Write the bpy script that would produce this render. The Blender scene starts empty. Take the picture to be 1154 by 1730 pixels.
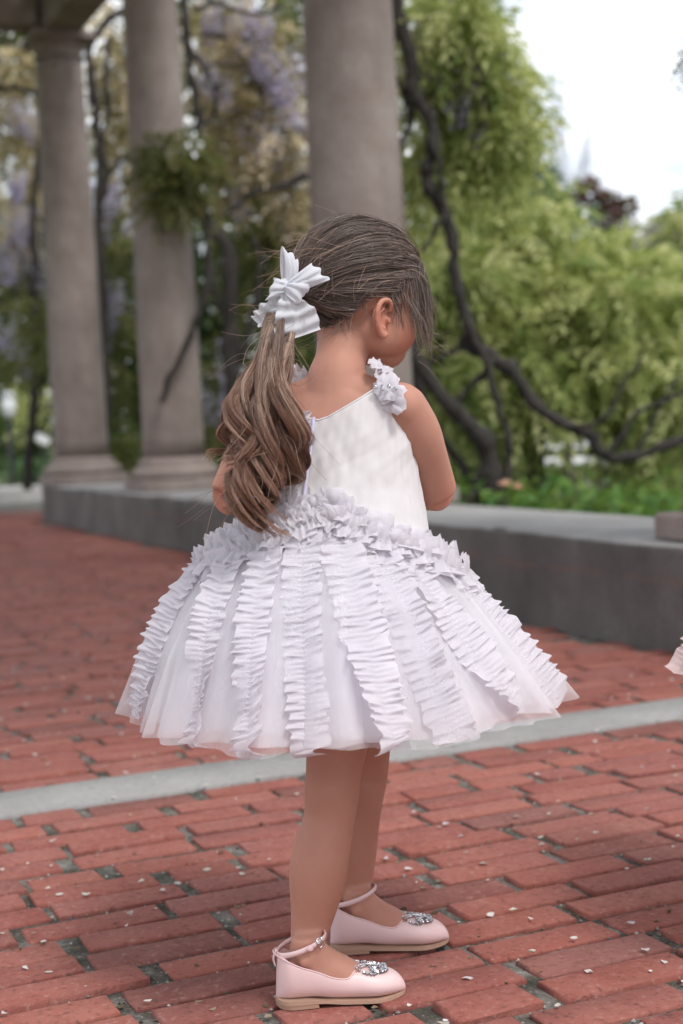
import bpy, bmesh, math, random
import numpy as np
from mathutils import Vector, Matrix

random.seed(11)
rng = np.random.default_rng(11)
R = math.radians
scene = bpy.context.scene
COL = scene.collection

# ------------------------------------------------------------------ camera
W_PX, H_PX, FPX = 1154.0, 1730.0, 2600.0
CAM_H, PITCH, ROLL = 0.745, math.atan(147 / 2600.0), R(2.75)
CAM = Vector((0, 0, CAM_H))
_F = Vector((0, math.cos(PITCH), -math.sin(PITCH)))
_R0 = Vector((1, 0, 0)); _U0 = Vector((0, math.sin(PITCH), math.cos(PITCH)))
_R = _R0 * math.cos(ROLL) - _U0 * math.sin(ROLL)
_U = _R0 * math.sin(ROLL) + _U0 * math.cos(ROLL)
cd = bpy.data.cameras.new('camera')
cam = bpy.data.objects.new('camera', cd); COL.objects.link(cam)
m = Matrix((( _R.x, _U.x, -_F.x, CAM.x), (_R.y, _U.y, -_F.y, CAM.y), (_R.z, _U.z, -_F.z, CAM.z), (0, 0, 0, 1)))
cam.matrix_world = m
cd.sensor_fit = 'VERTICAL'; cd.sensor_height = 36.0; cd.sensor_width = 24.0
cd.lens = FPX / H_PX * 36.0
cd.clip_start = 0.05; cd.clip_end = 2000
cd.dof.use_dof = True; cd.dof.focus_distance = 2.0; cd.dof.aperture_fstop = 3.9
scene.camera = cam

# ------------------------------------------------------------------ world, sun, exposure
SUN_EL, SUN_AZ = R(56), R(142)          # azimuth clockwise from +y, where the light comes from
world = bpy.data.worlds.new('World'); scene.world = world; world.use_nodes = True
wn = world.node_tree; wn.nodes.clear()
wo = wn.nodes.new('ShaderNodeOutputWorld'); wb = wn.nodes.new('ShaderNodeBackground')
sky = wn.nodes.new('ShaderNodeTexSky'); sky.sky_type = 'NISHITA'; sky.sun_disc = False
sky.sun_elevation = SUN_EL; sky.sun_rotation = SUN_AZ
sky.dust_density = 2.0
wtc = wn.nodes.new('ShaderNodeTexCoord'); wmp = wn.nodes.new('ShaderNodeMapping')
wmp.inputs['Scale'].default_value = (1.0, 1.0, 2.6)
wnz = wn.nodes.new('ShaderNodeTexNoise'); wnz.inputs['Scale'].default_value = 3.4
wnz.inputs['Detail'].default_value = 5.0; wnz.inputs['Roughness'].default_value = 0.55
wrp = wn.nodes.new('ShaderNodeValToRGB')
wrp.color_ramp.elements[0].position = 0.40; wrp.color_ramp.elements[0].color = (0.30, 0.30, 0.30, 1)
wrp.color_ramp.elements[1].position = 0.58; wrp.color_ramp.elements[1].color = (1, 1, 1, 1)
wmx = wn.nodes.new('ShaderNodeMix'); wmx.data_type = 'RGBA'
wmx.inputs['B'].default_value = (8.6, 8.75, 9.0, 1)        # cloud deck
wn.links.new(wtc.outputs['Generated'], wmp.inputs['Vector']); wn.links.new(wmp.outputs['Vector'], wnz.inputs['Vector'])
wn.links.new(wnz.outputs['Fac'], wrp.inputs['Fac']); wn.links.new(wrp.outputs['Color'], wmx.inputs['Factor'])
wn.links.new(sky.outputs['Color'], wmx.inputs['A']); wn.links.new(wmx.outputs['Result'], wb.inputs['Color'])
wb.inputs['Strength'].default_value = 0.125
wn.links.new(wb.outputs['Background'], wo.inputs['Surface'])

sl = bpy.data.lights.new('sun', 'SUN'); sl.energy = 1.5; sl.angle = R(14); sl.color = (1.0, 0.965, 0.92)
so = bpy.data.objects.new('sun', sl); COL.objects.link(so)
sd = Vector((math.sin(SUN_AZ) * math.cos(SUN_EL), math.cos(SUN_AZ) * math.cos(SUN_EL), math.sin(SUN_EL)))
so.rotation_euler = (-sd).to_track_quat('-Z', 'Y').to_euler(); so.location = sd * 30

vs = scene.view_settings
scene.display_settings.display_device = 'sRGB'
vs.view_transform = 'Standard'; vs.look = 'None'; vs.exposure = 0.50; vs.gamma = 1.0; vs.use_curve_mapping = False
scene.render.engine = 'CYCLES'
cy = scene.cycles
cy.use_denoising = True
try: cy.denoiser = 'OPENIMAGEDENOISE'
except Exception: pass
cy.max_bounces = 8; cy.diffuse_bounces = 3; cy.glossy_bounces = 2; cy.transmission_bounces = 4
cy.transparent_max_bounces = 16; cy.use_adaptive_sampling = True; cy.adaptive_threshold = 0.02
cy.caustics_reflective = False; cy.caustics_refractive = False

# ------------------------------------------------------------------ helpers
def ray(px, py):
    return _R * (px - W_PX / 2) + _U * (H_PX / 2 - py) + _F * FPX
def at(px, py, Y):
    """the point seen at a photograph pixel, at depth Y"""
    v = ray(px, py); return CAM + v * (Y / v.y)
def ground(px, py, z=0.0):
    v = ray(px, py); return CAM + v * ((z - CAM_H) / v.z)

ORG = {}
def prop(o, label=None, category=None, group=None, kind=None):
    if label: o['label'] = label
    if category: o['category'] = category
    if group: o['group'] = group
    if kind: o['kind'] = kind
    return o
def thing(name, loc, label, category, group=None):
    o = bpy.data.objects.new(name, None); COL.objects.link(o)
    o.empty_display_size = 0.1
    o.location = loc; ORG[o] = Vector(loc)
    return prop(o, label, category, group)
def mesh_np(name, V, F, smooth=True, attrs=None):
    me = bpy.data.meshes.new(name)
    V = np.asarray(V, dtype=np.float32)
    if isinstance(F, np.ndarray):
        nf, k = F.shape
        me.vertices.add(len(V)); me.vertices.foreach_set('co', V.ravel())
        me.loops.add(nf * k); me.loops.foreach_set('vertex_index', F.astype(np.int32).ravel())
        me.polygons.add(nf)
        me.polygons.foreach_set('loop_start', np.arange(0, nf * k, k, dtype=np.int32))
        try: me.polygons.foreach_set('loop_total', np.full(nf, k, dtype=np.int32))
        except Exception: pass
        me.update(calc_edges=True)
    else:
        me.from_pydata([tuple(map(float, v)) for v in V], [], [tuple(map(int, f)) for f in F])
    me.polygons.foreach_set('use_smooth', np.full(len(me.polygons), smooth, dtype=bool))
    for k_, (dom, arr) in (attrs or {}).items():
        a = me.attributes.new(k_, 'FLOAT', dom); a.data.foreach_set('value', np.asarray(arr, dtype=np.float32))
    me.update()
    return me
def link(name, me, mat, parent=None, loc=None):
    o = bpy.data.objects.new(name, me); COL.objects.link(o)
    if mat is not None and len(me.materials) == 0: me.materials.append(mat)
    if parent is not None:
        o.parent = parent
    if loc is not None: o.location = loc
    ORG[o] = ORG.get(parent, Vector((0, 0, 0))) + (Vector(loc) if loc is not None else Vector((0, 0, 0)))
    return o
def part(name, V, F, mat, parent=None, smooth=True, attrs=None):
    """mesh given in world coordinates, linked under its thing"""
    V = np.asarray(V, dtype=np.float64)
    if parent is not None: V = V - np.array(ORG[parent])
    return link(name, mesh_np(name, V, F, smooth, attrs), mat, parent)
def dup(o, parent=None):
    c = o.copy(); COL.objects.link(c)
    if parent is not None: c.parent = parent
    for ch in o.children: dup(ch, c)
    return c

class MB:
    """collects pieces of geometry for one mesh"""
    def __init__(s): s.V = []; s.F = []; s.n = 0
    def add(s, V, F):
        V = np.asarray(V, float); s.V.append(V)
        s.F += [tuple(int(i) + s.n for i in f) for f in F]; s.n += len(V); return s
    def box(s, c, h, ax=None):
        ax = np.eye(3) if ax is None else np.array(ax)
        c = np.array(c, float)
        v = [c + ax[0] * h[0] * x + ax[1] * h[1] * y + ax[2] * h[2] * z for z in (-1, 1) for y in (-1, 1) for x in (-1, 1)]
        return s.add(v, [(0, 2, 3, 1), (4, 5, 7, 6), (0, 1, 5, 4), (2, 6, 7, 3), (0, 4, 6, 2), (1, 3, 7, 5)])
    def tube(s, *a, **k): return s.add(*tube(*a, **k))
    def done(s): return np.concatenate(s.V), s.F

def unit(v): v = np.asarray(v, float); return v / (np.linalg.norm(v, axis=-1, keepdims=True) + 1e-12)
def catmull(P, n):
    P = np.asarray(P, float); k = len(P)
    t = np.linspace(0, k - 1, n); i = np.clip(t.astype(int), 0, k - 2); f = (t - i)
    if P.ndim > 1: f = f[:, None]
    p0 = P[np.clip(i - 1, 0, k - 1)]; p1 = P[i]; p2 = P[i + 1]; p3 = P[np.clip(i + 2, 0, k - 1)]
    return 0.5 * (2 * p1 + (p2 - p0) * f + (2 * p0 - 5 * p1 + 4 * p2 - p3) * f ** 2 + (3 * p1 - p0 - 3 * p2 + p3) * f ** 3)
def frames(P, hint=(0.3, 0.2, 1)):
    T = unit(np.gradient(P, axis=0)); N = np.zeros_like(T)
    h = np.asarray(hint, float); n = h - T[0] * (h @ T[0]); n = n / np.linalg.norm(n)
    for i in range(len(P)):
        n = n - T[i] * (n @ T[i]); n = n / (np.linalg.norm(n) + 1e-9); N[i] = n
    return T, N, np.cross(T, N)
def tube(P, rad, n=8, hint=(0.3, 0.2, 1), rough=0.0, cap=True):
    """a round or oval tube along P; rad is one radius or (along hint, across) per point"""
    P = np.asarray(P, float); T, N, B = frames(P, hint)
    rad = np.asarray(rad, float)
    if rad.ndim == 0: rad = np.full(len(P), float(rad))
    ra, rb = (rad[:, 0], rad[:, 1]) if rad.ndim == 2 else (rad, rad)
    a = np.linspace(0, 2 * np.pi, n, endpoint=False)
    k = 1 + (rng.normal(0, rough, (len(P), n)) if rough else 0)
    V = P[:, None] + N[:, None] * (np.cos(a)[None, :, None] * ra[:, None, None]) * (k[..., None] if rough else 1) \
        + B[:, None] * (np.sin(a)[None, :, None] * rb[:, None, None]) * (k[..., None] if rough else 1)
    F = [(i * n + j, i * n + (j + 1) % n, (i + 1) * n + (j + 1) % n, (i + 1) * n + j) for i in range(len(P) - 1) for j in range(n)]
    V = V.reshape(-1, 3)
    if cap:
        F.append(tuple(range(n))[::-1]); F.append(tuple((len(P) - 1) * n + j for j in range(n)))
    return V, F
def ellipsoid(c, r, ax=None, nu=20, nv=12):
    ax = np.eye(3) if ax is None else np.array(ax)
    V = []; F = []
    for i in range(nv + 1):
        p = math.pi * i / nv
        for j in range(nu):
            q = 2 * math.pi * j / nu
            d = np.array([math.sin(p) * math.cos(q) * r[0], math.sin(p) * math.sin(q) * r[1], math.cos(p) * r[2]])
            V.append(np.array(c) + d @ ax)
    for i in range(nv):
        for j in range(nu):
            a, b = i * nu + j, i * nu + (j + 1) % nu
            if i == 0: F.append((j, nu + j, nu + (j + 1) % nu))
            elif i == nv - 1: F.append((a, nv * nu, b))
            else: F.append((a, a + nu, b + nu, b))
    # merge poles
    V = np.array(V)
    F = [tuple(0 if x < nu else (nv * nu if x >= nv * nu else x) for x in f) for f in F]
    used = sorted({x for f in F for x in f}); mp = {u: i for i, u in enumerate(used)}
    return V[used], [tuple(mp[x] for x in f) for f in F]
def grid_faces(nu, nv, wrap=False, off=0):
    F = []
    for i in range(nu - 1):
        for j in range(nv - 1 + (1 if wrap else 0)):
            j2 = (j + 1) % nv
            F.append((off + i * nv + j, off + i * nv + j2, off + (i + 1) * nv + j2, off + (i + 1) * nv + j))
    return np.array(F)
def vnoise(x, seed=0):
    """smooth 1-D noise in -1..1"""
    x = np.asarray(x, float); i = np.floor(x).astype(int); f = x - i; f = f * f * (3 - 2 * f)
    def h(k): return np.sin((k + seed * 17.13) * 12.9898) * 43758.5453 % 1.0 * 2 - 1
    return h(i) * (1 - f) + h(i + 1) * f

# ------------------------------------------------------------------ materials
def mat(name):
    m = bpy.data.materials.new(name); m.use_nodes = True
    nt = m.node_tree; nt.nodes.clear()
    out = nt.nodes.new('ShaderNodeOutputMaterial')
    return m, nt, out
def N(nt, t, **k):
    n = nt.nodes.new(t)
    for a, b in k.items():
        if a.startswith('i_'): n.inputs[a[2:].replace('_', ' ')].default_value = b
        else: setattr(n, a, b)
    return n
def ramp(nt, stops, src, interp='LINEAR'):
    r = nt.nodes.new('ShaderNodeValToRGB'); r.color_ramp.interpolation = interp
    el = r.color_ramp.elements
    while len(el) < len(stops): el.new(0.5)
    for e, (p, c) in zip(el, stops):
        e.position = p; e.color = (c[0], c[1], c[2], 1) if not np.isscalar(c) else (c, c, c, 1)
    nt.links.new(src, r.inputs['Fac']); return r.outputs['Color']
def mixc(nt, fac, a, b, mode='MIX'):
    x = nt.nodes.new('ShaderNodeMix'); x.data_type = 'RGBA'; x.blend_type = mode
    for s, v in (('Factor', fac), ('A', a), ('B', b)):
        if hasattr(v, 'links'): nt.links.new(v, x.inputs[s])
        elif s == 'Factor': x.inputs[s].default_value = v
        else: x.inputs[s].default_value = (v[0], v[1], v[2], 1)
    return x.outputs['Result']
def noise(nt, scale, detail=4, rough=0.55, coord=None, dims='3D', w=None):
    n = N(nt, 'ShaderNodeTexNoise', noise_dimensions=dims); n.inputs['Scale'].default_value = scale
    n.inputs['Detail'].default_value = detail; n.inputs['Roughness'].default_value = rough
    if coord is not None: nt.links.new(coord, n.inputs['Vector'])
    if w is not None: nt.links.new(w, n.inputs['W'])
    return n.outputs['Fac']
def bump(nt, h, strength, dist):
    b = N(nt, 'ShaderNodeBump'); b.inputs['Strength'].default_value = strength; b.inputs['Distance'].default_value = dist
    nt.links.new(h, b.inputs['Height']); return b.outputs['Normal']
def principled(nt, out, color, rough=0.8, normal=None, **k):
    p = N(nt, 'ShaderNodeBsdfPrincipled')
    if hasattr(color, 'links'): nt.links.new(color, p.inputs['Base Color'])
    else: p.inputs['Base Color'].default_value = (*color, 1)
    if hasattr(rough, 'links'): nt.links.new(rough, p.inputs['Roughness'])
    else: p.inputs['Roughness'].default_value = rough
    if normal is not None: nt.links.new(normal, p.inputs['Normal'])
    for a, b in k.items(): p.inputs[a.replace('_', ' ')].default_value = b
    nt.links.new(p.outputs['BSDF'], out.inputs['Surface']); return p
def objco(nt): return N(nt, 'ShaderNodeTexCoord').outputs['Object']
def simple(name, color, rough=0.6, var=0.15, scale=20, **k):
    m, nt, out = mat(name); f = noise(nt, scale, 4, .6, objco(nt))
    c = mixc(nt, f, tuple(x * (1 - var) for x in color), tuple(min(1, x * (1 + var)) for x in color))
    principled(nt, out, c, rough, bump(nt, f, 0.15, 0.002), **k); return m

def mat_brick():
    m, nt, out = mat('brick_clay'); co = objco(nt)
    oi = N(nt, 'ShaderNodeObjectInfo').outputs['Random']; gi = N(nt, 'ShaderNodeNewGeometry').outputs['Random Per Island']
    ad = N(nt, 'ShaderNodeMath', operation='ADD'); nt.links.new(oi, ad.inputs[0]); nt.links.new(gi, ad.inputs[1])
    fr = N(nt, 'ShaderNodeMath', operation='FRACT'); nt.links.new(ad.outputs[0], fr.inputs[0]); rnd = fr.outputs[0]
    w = N(nt, 'ShaderNodeMath', operation='MULTIPLY'); nt.links.new(rnd, w.inputs[0]); w.inputs[1].default_value = 40
    base = ramp(nt, [(0, (0.195, 0.063, 0.05)), (0.2, (0.281, 0.079, 0.06)), (0.45, (0.32, 0.093, 0.067)), (0.62, (0.281, 0.091, 0.074)), (0.8, (0.359, 0.114, 0.083)), (1, (0.235, 0.091, 0.078))], rnd)
    n1 = noise(nt, 14, 5, .6, co, '4D', w.outputs[0]); n2 = noise(nt, 90, 4, .7, co, '4D', w.outputs[0]); n3 = noise(nt, 5, 3, .5, co)
    c = mixc(nt, ramp(nt, [(.4, 0), (.8, .45)], n1), base, (.44, .20, .165))
    c = mixc(nt, ramp(nt, [(.56, 0), (.72, .7)], n2), c, (.46, .29, .25))
    c = mixc(nt, ramp(nt, [(.32, .8), (.46, 0)], n2), c, (.10, .045, .037))
    c = mixc(nt, ramp(nt, [(.55, 0), (.8, .55)], n3), c, (.19, .095, .08))
    hs = noise(nt, 220, 3, .7, co)
    ht = N(nt, 'ShaderNodeMath', operation='ADD'); nt.links.new(n2, ht.inputs[0]); nt.links.new(hs, ht.inputs[1])
    principled(nt, out, c, ramp(nt, [(.3, .72), (.7, .95)], n1), bump(nt, ht.outputs[0], .75, .0024)); return m
def mat_mortar():
    m, nt, out = mat('mortar_grit'); co = objco(nt)
    a = noise(nt, 16, 5, .6, co); b = noise(nt, 130, 5, .75, co); c3 = noise(nt, 420, 2, .6, co)
    c = ramp(nt, [(.30, (.045, .042, .03)), (.46, (.11, .10, .082)), (.60, (.26, .24, .215)), (.78, (.42, .395, .37))], a)
    c = mixc(nt, ramp(nt, [(.35, .85), (.5, 0)], b), c, (.045, .043, .034))
    c = mixc(nt, ramp(nt, [(.58, 0), (.68, .8)], b), c, (.5, .47, .43))
    c = mixc(nt, ramp(nt, [(.62, 0), (.75, .7)], noise(nt, 6, 4, .6, co)), c, (.06, .075, .03))
    principled(nt, out, c, .95, bump(nt, b, .9, .006)); return m
def mat_concrete(name, dark, mid, light, bumps=.4, streak=True, rust=False):
    m, nt, out = mat(name); co = objco(nt)
    a = noise(nt, 3.0, 6, .6, co); b = noise(nt, 60, 5, .7, co); g = noise(nt, 300, 3, .7, co)
    c = ramp(nt, [(.25, dark), (.5, mid), (.75, light)], a)
    c = mixc(nt, ramp(nt, [(.3, .5), (.5, 0)], b), c, tuple(x * .6 for x in dark))
    c = mixc(nt, ramp(nt, [(.6, 0), (.72, .5)], g), c, tuple(min(1, x * 1.35) for x in light))
    if streak:
        mp = N(nt, 'ShaderNodeMapping'); mp.inputs['Scale'].default_value = (1.6, 1.6, .35); nt.links.new(co, mp.inputs['Vector'])
        s = noise(nt, 2.2, 5, .6, mp.outputs['Vector'])
        c = mixc(nt, ramp(nt, [(.45, 0), (.75, .5)], s), c, tuple(x * .5 for x in dark))
    if rust:
        sp = N(nt, 'ShaderNodeSeparateXYZ'); nt.links.new(co, sp.inputs[0])
        q = noise(nt, 2.0, 3, .5, co); ad = N(nt, 'ShaderNodeMath', operation='MULTIPLY_ADD')
        nt.links.new(q, ad.inputs[0]); ad.inputs[1].default_value = .07; nt.links.new(sp.outputs['Z'], ad.inputs[2])
        band = ramp(nt, [(.235, 0), (.252, 1), (.262, 0)], ad.outputs[0])
        br = ramp(nt, [(.4, 0), (.6, .55)], noise(nt, 5, 4, .6, co))
        f = N(nt, 'ShaderNodeMath', operation='MULTIPLY'); nt.links.new(band, f.inputs[0]); nt.links.new(br, f.inputs[1])
        c = mixc(nt, f.outputs[0], c, (.20, .10, .06))
    hh = N(nt, 'ShaderNodeMath', operation='ADD'); nt.links.new(b, hh.inputs[0]); nt.links.new(g, hh.inputs[1])
    principled(nt, out, c, .9, bump(nt, hh.outputs[0], bumps, .004)); return m
def mat_leaf(name, stops, trans=.45, rough=.55):
    m, nt, out = mat(name)
    at_ = N(nt, 'ShaderNodeAttribute', attribute_name='rnd').outputs['Fac']
    c = ramp(nt, stops, at_)
    d = N(nt, 'ShaderNodeBsdfPrincipled'); nt.links.new(c, d.inputs['Base Color']); d.inputs['Roughness'].default_value = rough
    d.inputs['Specular IOR Level'].default_value = .35
    t = N(nt, 'ShaderNodeBsdfTranslucent'); nt.links.new(mixc(nt, .3, c, (.5, .6, .1)), t.inputs['Color'])
    x = N(nt, 'ShaderNodeMixShader'); x.inputs[0].default_value = trans
    nt.links.new(d.outputs[0], x.inputs[1]); nt.links.new(t.outputs[0], x.inputs[2]); nt.links.new(x.outputs[0], out.inputs['Surface'])
    return m
def mat_bark(name, a, b):
    m, nt, out = mat(name); co = objco(nt)
    mp = N(nt, 'ShaderNodeMapping'); mp.inputs['Scale'].default_value = (1, 1, .25); nt.links.new(co, mp.inputs['Vector'])
    n = noise(nt, 40, 6, .7, mp.outputs['Vector'])
    principled(nt, out, ramp(nt, [(.3, a), (.7, b)], n), .9, bump(nt, n, .8, .02)); return m
def mat_fabric(name, color, alpha=1.0, trans=.3, sheen=.3, weave=900, var=.04, tint=None):
    m, nt, out = mat(name); co = objco(nt)
    f = noise(nt, 25, 4, .6, co); wv = noise(nt, weave, 2, .5, co)
    c = mixc(nt, ramp(nt, [(.3, 0), (.7, 1)], f), tuple(x * (1 - var) for x in color), tint or tuple(min(.95, x * (1 + var)) for x in color))
    p = N(nt, 'ShaderNodeBsdfPrincipled'); nt.links.new(c, p.inputs['Base Color']); p.inputs['Roughness'].default_value = .8
    p.inputs['Sheen Weight'].default_value = sheen; p.inputs['Specular IOR Level'].default_value = .2
    nt.links.new(bump(nt, wv, .12, .0006), p.inputs['Normal'])
    t = N(nt, 'ShaderNodeBsdfTranslucent'); nt.links.new(c, t.inputs['Color'])
    x = N(nt, 'ShaderNodeMixShader'); x.inputs[0].default_value = trans
    nt.links.new(p.outputs[0], x.inputs[1]); nt.links.new(t.outputs[0], x.inputs[2]); sh = x.outputs[0]
    if alpha < 1:
        tr = N(nt, 'ShaderNodeBsdfTransparent')
        lw = N(nt, 'ShaderNodeLayerWeight'); lw.inputs['Blend'].default_value = .35      # sheer net closes up at grazing angles
        fa = ramp(nt, [(0, alpha), (.8, min(1, alpha + .25)), (1, min(1, alpha + .4))], lw.outputs['Facing'])
        y = N(nt, 'ShaderNodeMixShader'); nt.links.new(fa, y.inputs[0])
        nt.links.new(tr.outputs[0], y.inputs[1]); nt.links.new(sh, y.inputs[2]); sh = y.outputs[0]
    nt.links.new(sh, out.inputs['Surface']); return m
def mat_skin():
    m, nt, out = mat('skin'); co = objco(nt)
    a = noise(nt, 9, 4, .6, co); b = noise(nt, 260, 3, .6, co); d = noise(nt, 38, 3, .6, co)
    c = ramp(nt, [(.3, (.445, .215, .152)), (.55, (.505, .255, .185)), (.75, (.485, .226, .170))], a)
    c = mixc(nt, ramp(nt, [(0, 0), (1, .75)], N(nt, 'ShaderNodeAttribute', attribute_name='flush').outputs['Fac']), c, (.55, .20, .13))
    c = mixc(nt, ramp(nt, [(.62, 0), (.8, .35)], d), c, (.48, .21, .15))
    principled(nt, out, c, ramp(nt, [(.3, .5), (.7, .68)], b), bump(nt, b, .12, .0008), Subsurface_Weight=.25, Subsurface_Radius=(.012, .005, .003), Subsurface_Scale=.6, Specular_IOR_Level=.3); return m
def mat_hair(name, stops, streak):
    m, nt, out = mat(name)
    tt = N(nt, 'ShaderNodeAttribute', attribute_name='tt').outputs['Fac']; rd = N(nt, 'ShaderNodeAttribute', attribute_name='rnd').outputs['Fac']
    c = ramp(nt, stops, tt)
    c = mixc(nt, ramp(nt, [(0, .85), (.3, .25), (.6, 0)], rd), c, (.028, .017, .013))
    c = mixc(nt, ramp(nt, [(.5, 0), (1, .85)], rd), c, streak)
    p = principled(nt, out, c, .38, None, Specular_IOR_Level=.5)
    p.inputs['Anisotropic'].default_value = .0
    return m

# ================================================================== THE SETTING
M_BRICK = mat_brick(); M_MORTAR = mat_mortar()
M_WALL = mat_concrete('weathered_shaded_concrete', (.080, .068, .065), (.128, .112, .106), (.19, .172, .165), .5, True, True)
M_BAND = mat_concrete('pale_granite', (.26, .25, .24), (.33, .32, .31), (.40, .39, .375), .35, False)
M_STONE = mat_concrete('column_stone', (.20, .155, .14), (.285, .23, .208), (.38, .325, .295), .25)
M_KERB = mat_concrete('kerb_stone', (.42, .41, .39), (.5, .49, .47), (.58, .57, .55), .25, False)

WA = np.array([-.371, .9285, 0]); WN = np.array([.9285, .371, 0])      # along the wall, and away from the paving
WP0 = np.array([1.03, 4.6, 0]); WALL_H, WALL_W = .33, .68
def wall_pt(along, off, z): return WP0 + WA * along + WN * off + np.array([0, 0, z])
def wall_off(p): return float((np.asarray(p)[:2] - WP0[:2]) @ WN[:2])
def wall_along(p): return float((np.asarray(p)[:2] - WP0[:2]) @ WA[:2])
WALL_END = 10.15

# --- terrain
def terrain_z(x, y):
    off = (x - WP0[0]) * WN[0] + (y - WP0[1]) * WN[1]
    z = np.interp(off, [.25, .5, .9, 3.0, 14, 30], [-.05, .12, .12, .02, -.55, -.75])
    return np.where(wall_along_np(x, y) > WALL_END - .3, np.interp(off, [-3, .5, 3, 14, 30], [-.05, -.05, -.05, -.5, -.75]), z)
def wall_along_np(x, y): return (x - WP0[0]) * WA[0] + (y - WP0[1]) * WA[1]
gx = np.concatenate([[-700, -200, -60, -30, -20], np.arange(-14, 14.01, .4), [20, 30, 60, 200, 700]])
gy = np.concatenate([[-60, -20, -8, -3], np.arange(0, 30.01, .4), [34, 40, 60, 120, 300, 900]])
X, Y = np.meshgrid(gx, gy, indexing='ij'); Z = terrain_z(X, Y) + .02 * np.sin(X * 2.1) * np.sin(Y * 1.7) * (np.abs(X) < 14) * ((X - WP0[0]) * WN[0] + (Y - WP0[1]) * WN[1] > 1)
mg, nt, out = mat('earth_and_grass'); co = objco(nt)
a = noise(nt, 1.3, 5, .6, co); b = noise(nt, 25, 5, .7, co)
c = ramp(nt, [(.3, (.045, .06, .02)), (.5, (.09, .13, .035)), (.72, (.16, .19, .06))], a)
c = mixc(nt, ramp(nt, [(.35, .8), (.55, 0)], b), c, (.05, .04, .025))
principled(nt, out, c, .95, bump(nt, b, .8, .03))
prop(part('ground', np.stack([X, Y, Z], -1).reshape(-1, 3), grid_faces(len(gx), len(gy)), mg), kind='structure')

# --- brick paving: rows run along BU, parallel to the pale band
pa, pb = np.array(ground(0, 1359)), np.array(ground(1154, 1194))
BU = unit(pb - pa); BV = np.array([-BU[1], BU[0], 0]); BO = (pa + pb) / 2
BAND_W, PITCH_R, PITCH_L = .205, .0868, .228
pv = [(-6.0, .2), (6.0, .2), (6.0, 22), (-9.5, 22)]
q = [np.array([-7, -1, -.0085]), np.array([4, -1, -.0085]), wall_pt(-4, .05, -.0085), wall_pt(WALL_END, .05, -.0085), np.array([-3.2, 19, -.0085]), np.array([-9, 19, -.0085])]
paving = prop(part('brick_paving', q, [tuple(range(6))], M_MORTAR), kind='structure')

def brick_mesh(seed, L=.203, Wd=.0738, Hh=.05):
    r = random.Random(seed); bm = bmesh.new()
    nx, ny = 3, 2
    # a clay block with worn, uneven arrises: two rings of points (rim and shoulder) plus a foot ring
    def ring(inset, z, j):
        hx, hy = L / 2 - inset, Wd / 2 - inset; pts = []
        for (sx, sy, ex, ey) in ((-1, -1, 1, -1), (1, -1, 1, 1), (1, 1, -1, 1), (-1, 1, -1, -1)):
            n = 2 if sy == ey else 1
            for k in range(n):
                f = k / n
                x = (sx + (ex - sx) * f) * hx; y = (sy + (ey - sy) * f) * hy
                pts.append(bm.verts.new((x + r.uniform(-j, j), y + r.uniform(-j, j), z + r.uniform(-j, j) * .4)))
        return pts
    rs = [ring(0, -Hh, 0), ring(.0003, -.0045, .0016), ring(.0012, -.0012, .0014), ring(.0038, 0, .0012)]
    for a_, b_ in zip(rs, rs[1:]):
        for i in range(6): bm.faces.new((a_[i], a_[(i + 1) % 6], b_[(i + 1) % 6], b_[i]))
    bm.faces.new(rs[-1])
    me = bpy.data.meshes.new('brick'); bm.to_mesh(me); bm.free()
    me.polygons.foreach_set('use_smooth', np.ones(len(me.polygons), dtype=bool))
    me.materials.append(M_BRICK); return me
BM_FULL = [brick_mesh(i, .212 + (i % 3 - 1) * .004) for i in range(8)]
BM_HALF = [brick_mesh(50 + i, .098 + .012 * (i % 4)) for i in range(4)]
def proj(p):
    v = Vector(p) - CAM; d = v.dot(_F)
    if d < .05: return None
    return (W_PX / 2 + v.dot(_R) / d * FPX, H_PX / 2 - v.dot(_U) / d * FPX, d)
bricks = []
rb = random.Random(5)
for k in range(-36, 158):
    v = (BAND_W / 2 + .012 + PITCH_R * (k + .5)) if k >= 0 else (-BAND_W / 2 - .012 + PITCH_R * (k + .5))
    u = -12 + rb.uniform(0, .23) + (k % 2) * .115
    while u < 8:
        half = rb.random() < .13
        me = rb.choice(BM_HALF if half else BM_FULL); ln = me.vertices[0].co.x * -2
        gap = rb.choice((.012, .018, .024, .032)) if k < 0 else rb.choice((.012, .02, .026))
        cpos = BO + BU * (u + ln / 2) + BV * v; u += ln + gap
        al, of = wall_along(cpos), wall_off(cpos)
        if cpos[1] < -.4 or cpos[1] > 16 or (of > -.05 and al < WALL_END + .1) or cpos[0] < -6 or cpos[0] > 3.2: continue
        if al > WALL_END and of > .3: continue
        pr = proj(cpos); seen = pr is not None and -60 < pr[0] < W_PX + 60 and pr[1] < H_PX + 60
        if not seen and (cpos[1] > 9 or cpos[1] < .6) : continue
        rz = math.atan2(BU[1], BU[0]) + rb.gauss(0, .012) + (math.pi if rb.random() < .5 else 0)
        bricks.append((0 if seen else 1, pr[2] if pr else 99, me, Vector(cpos) + Vector((0, rb.gauss(0, .0015), rb.gauss(-.001, .0018))), (rb.gauss(0, .010), rb.gauss(0, .007), rz)))
bricks.sort(key=lambda t: (t[0], t[1]))
for s, d, me, loc, rot in bricks[:300]:
    o = bpy.data.objects.new('brick', me); COL.objects.link(o); o.parent = paving; o.location = loc; o.rotation_euler = rot
fv, ff, fn = [], [], 0
for s, d, me, loc, rot in bricks[300:]:
    mw = Matrix.Translation(loc) @ Matrix.Rotation(rot[2], 4, 'Z')
    fv += [tuple(mw @ v.co) for v in me.vertices]; ff += [tuple(i + fn for i in p.vertices) for p in me.polygons]; fn += len(me.vertices)
prop(part('brick_field', fv, ff, M_BRICK, paving), kind='stuff')

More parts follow.
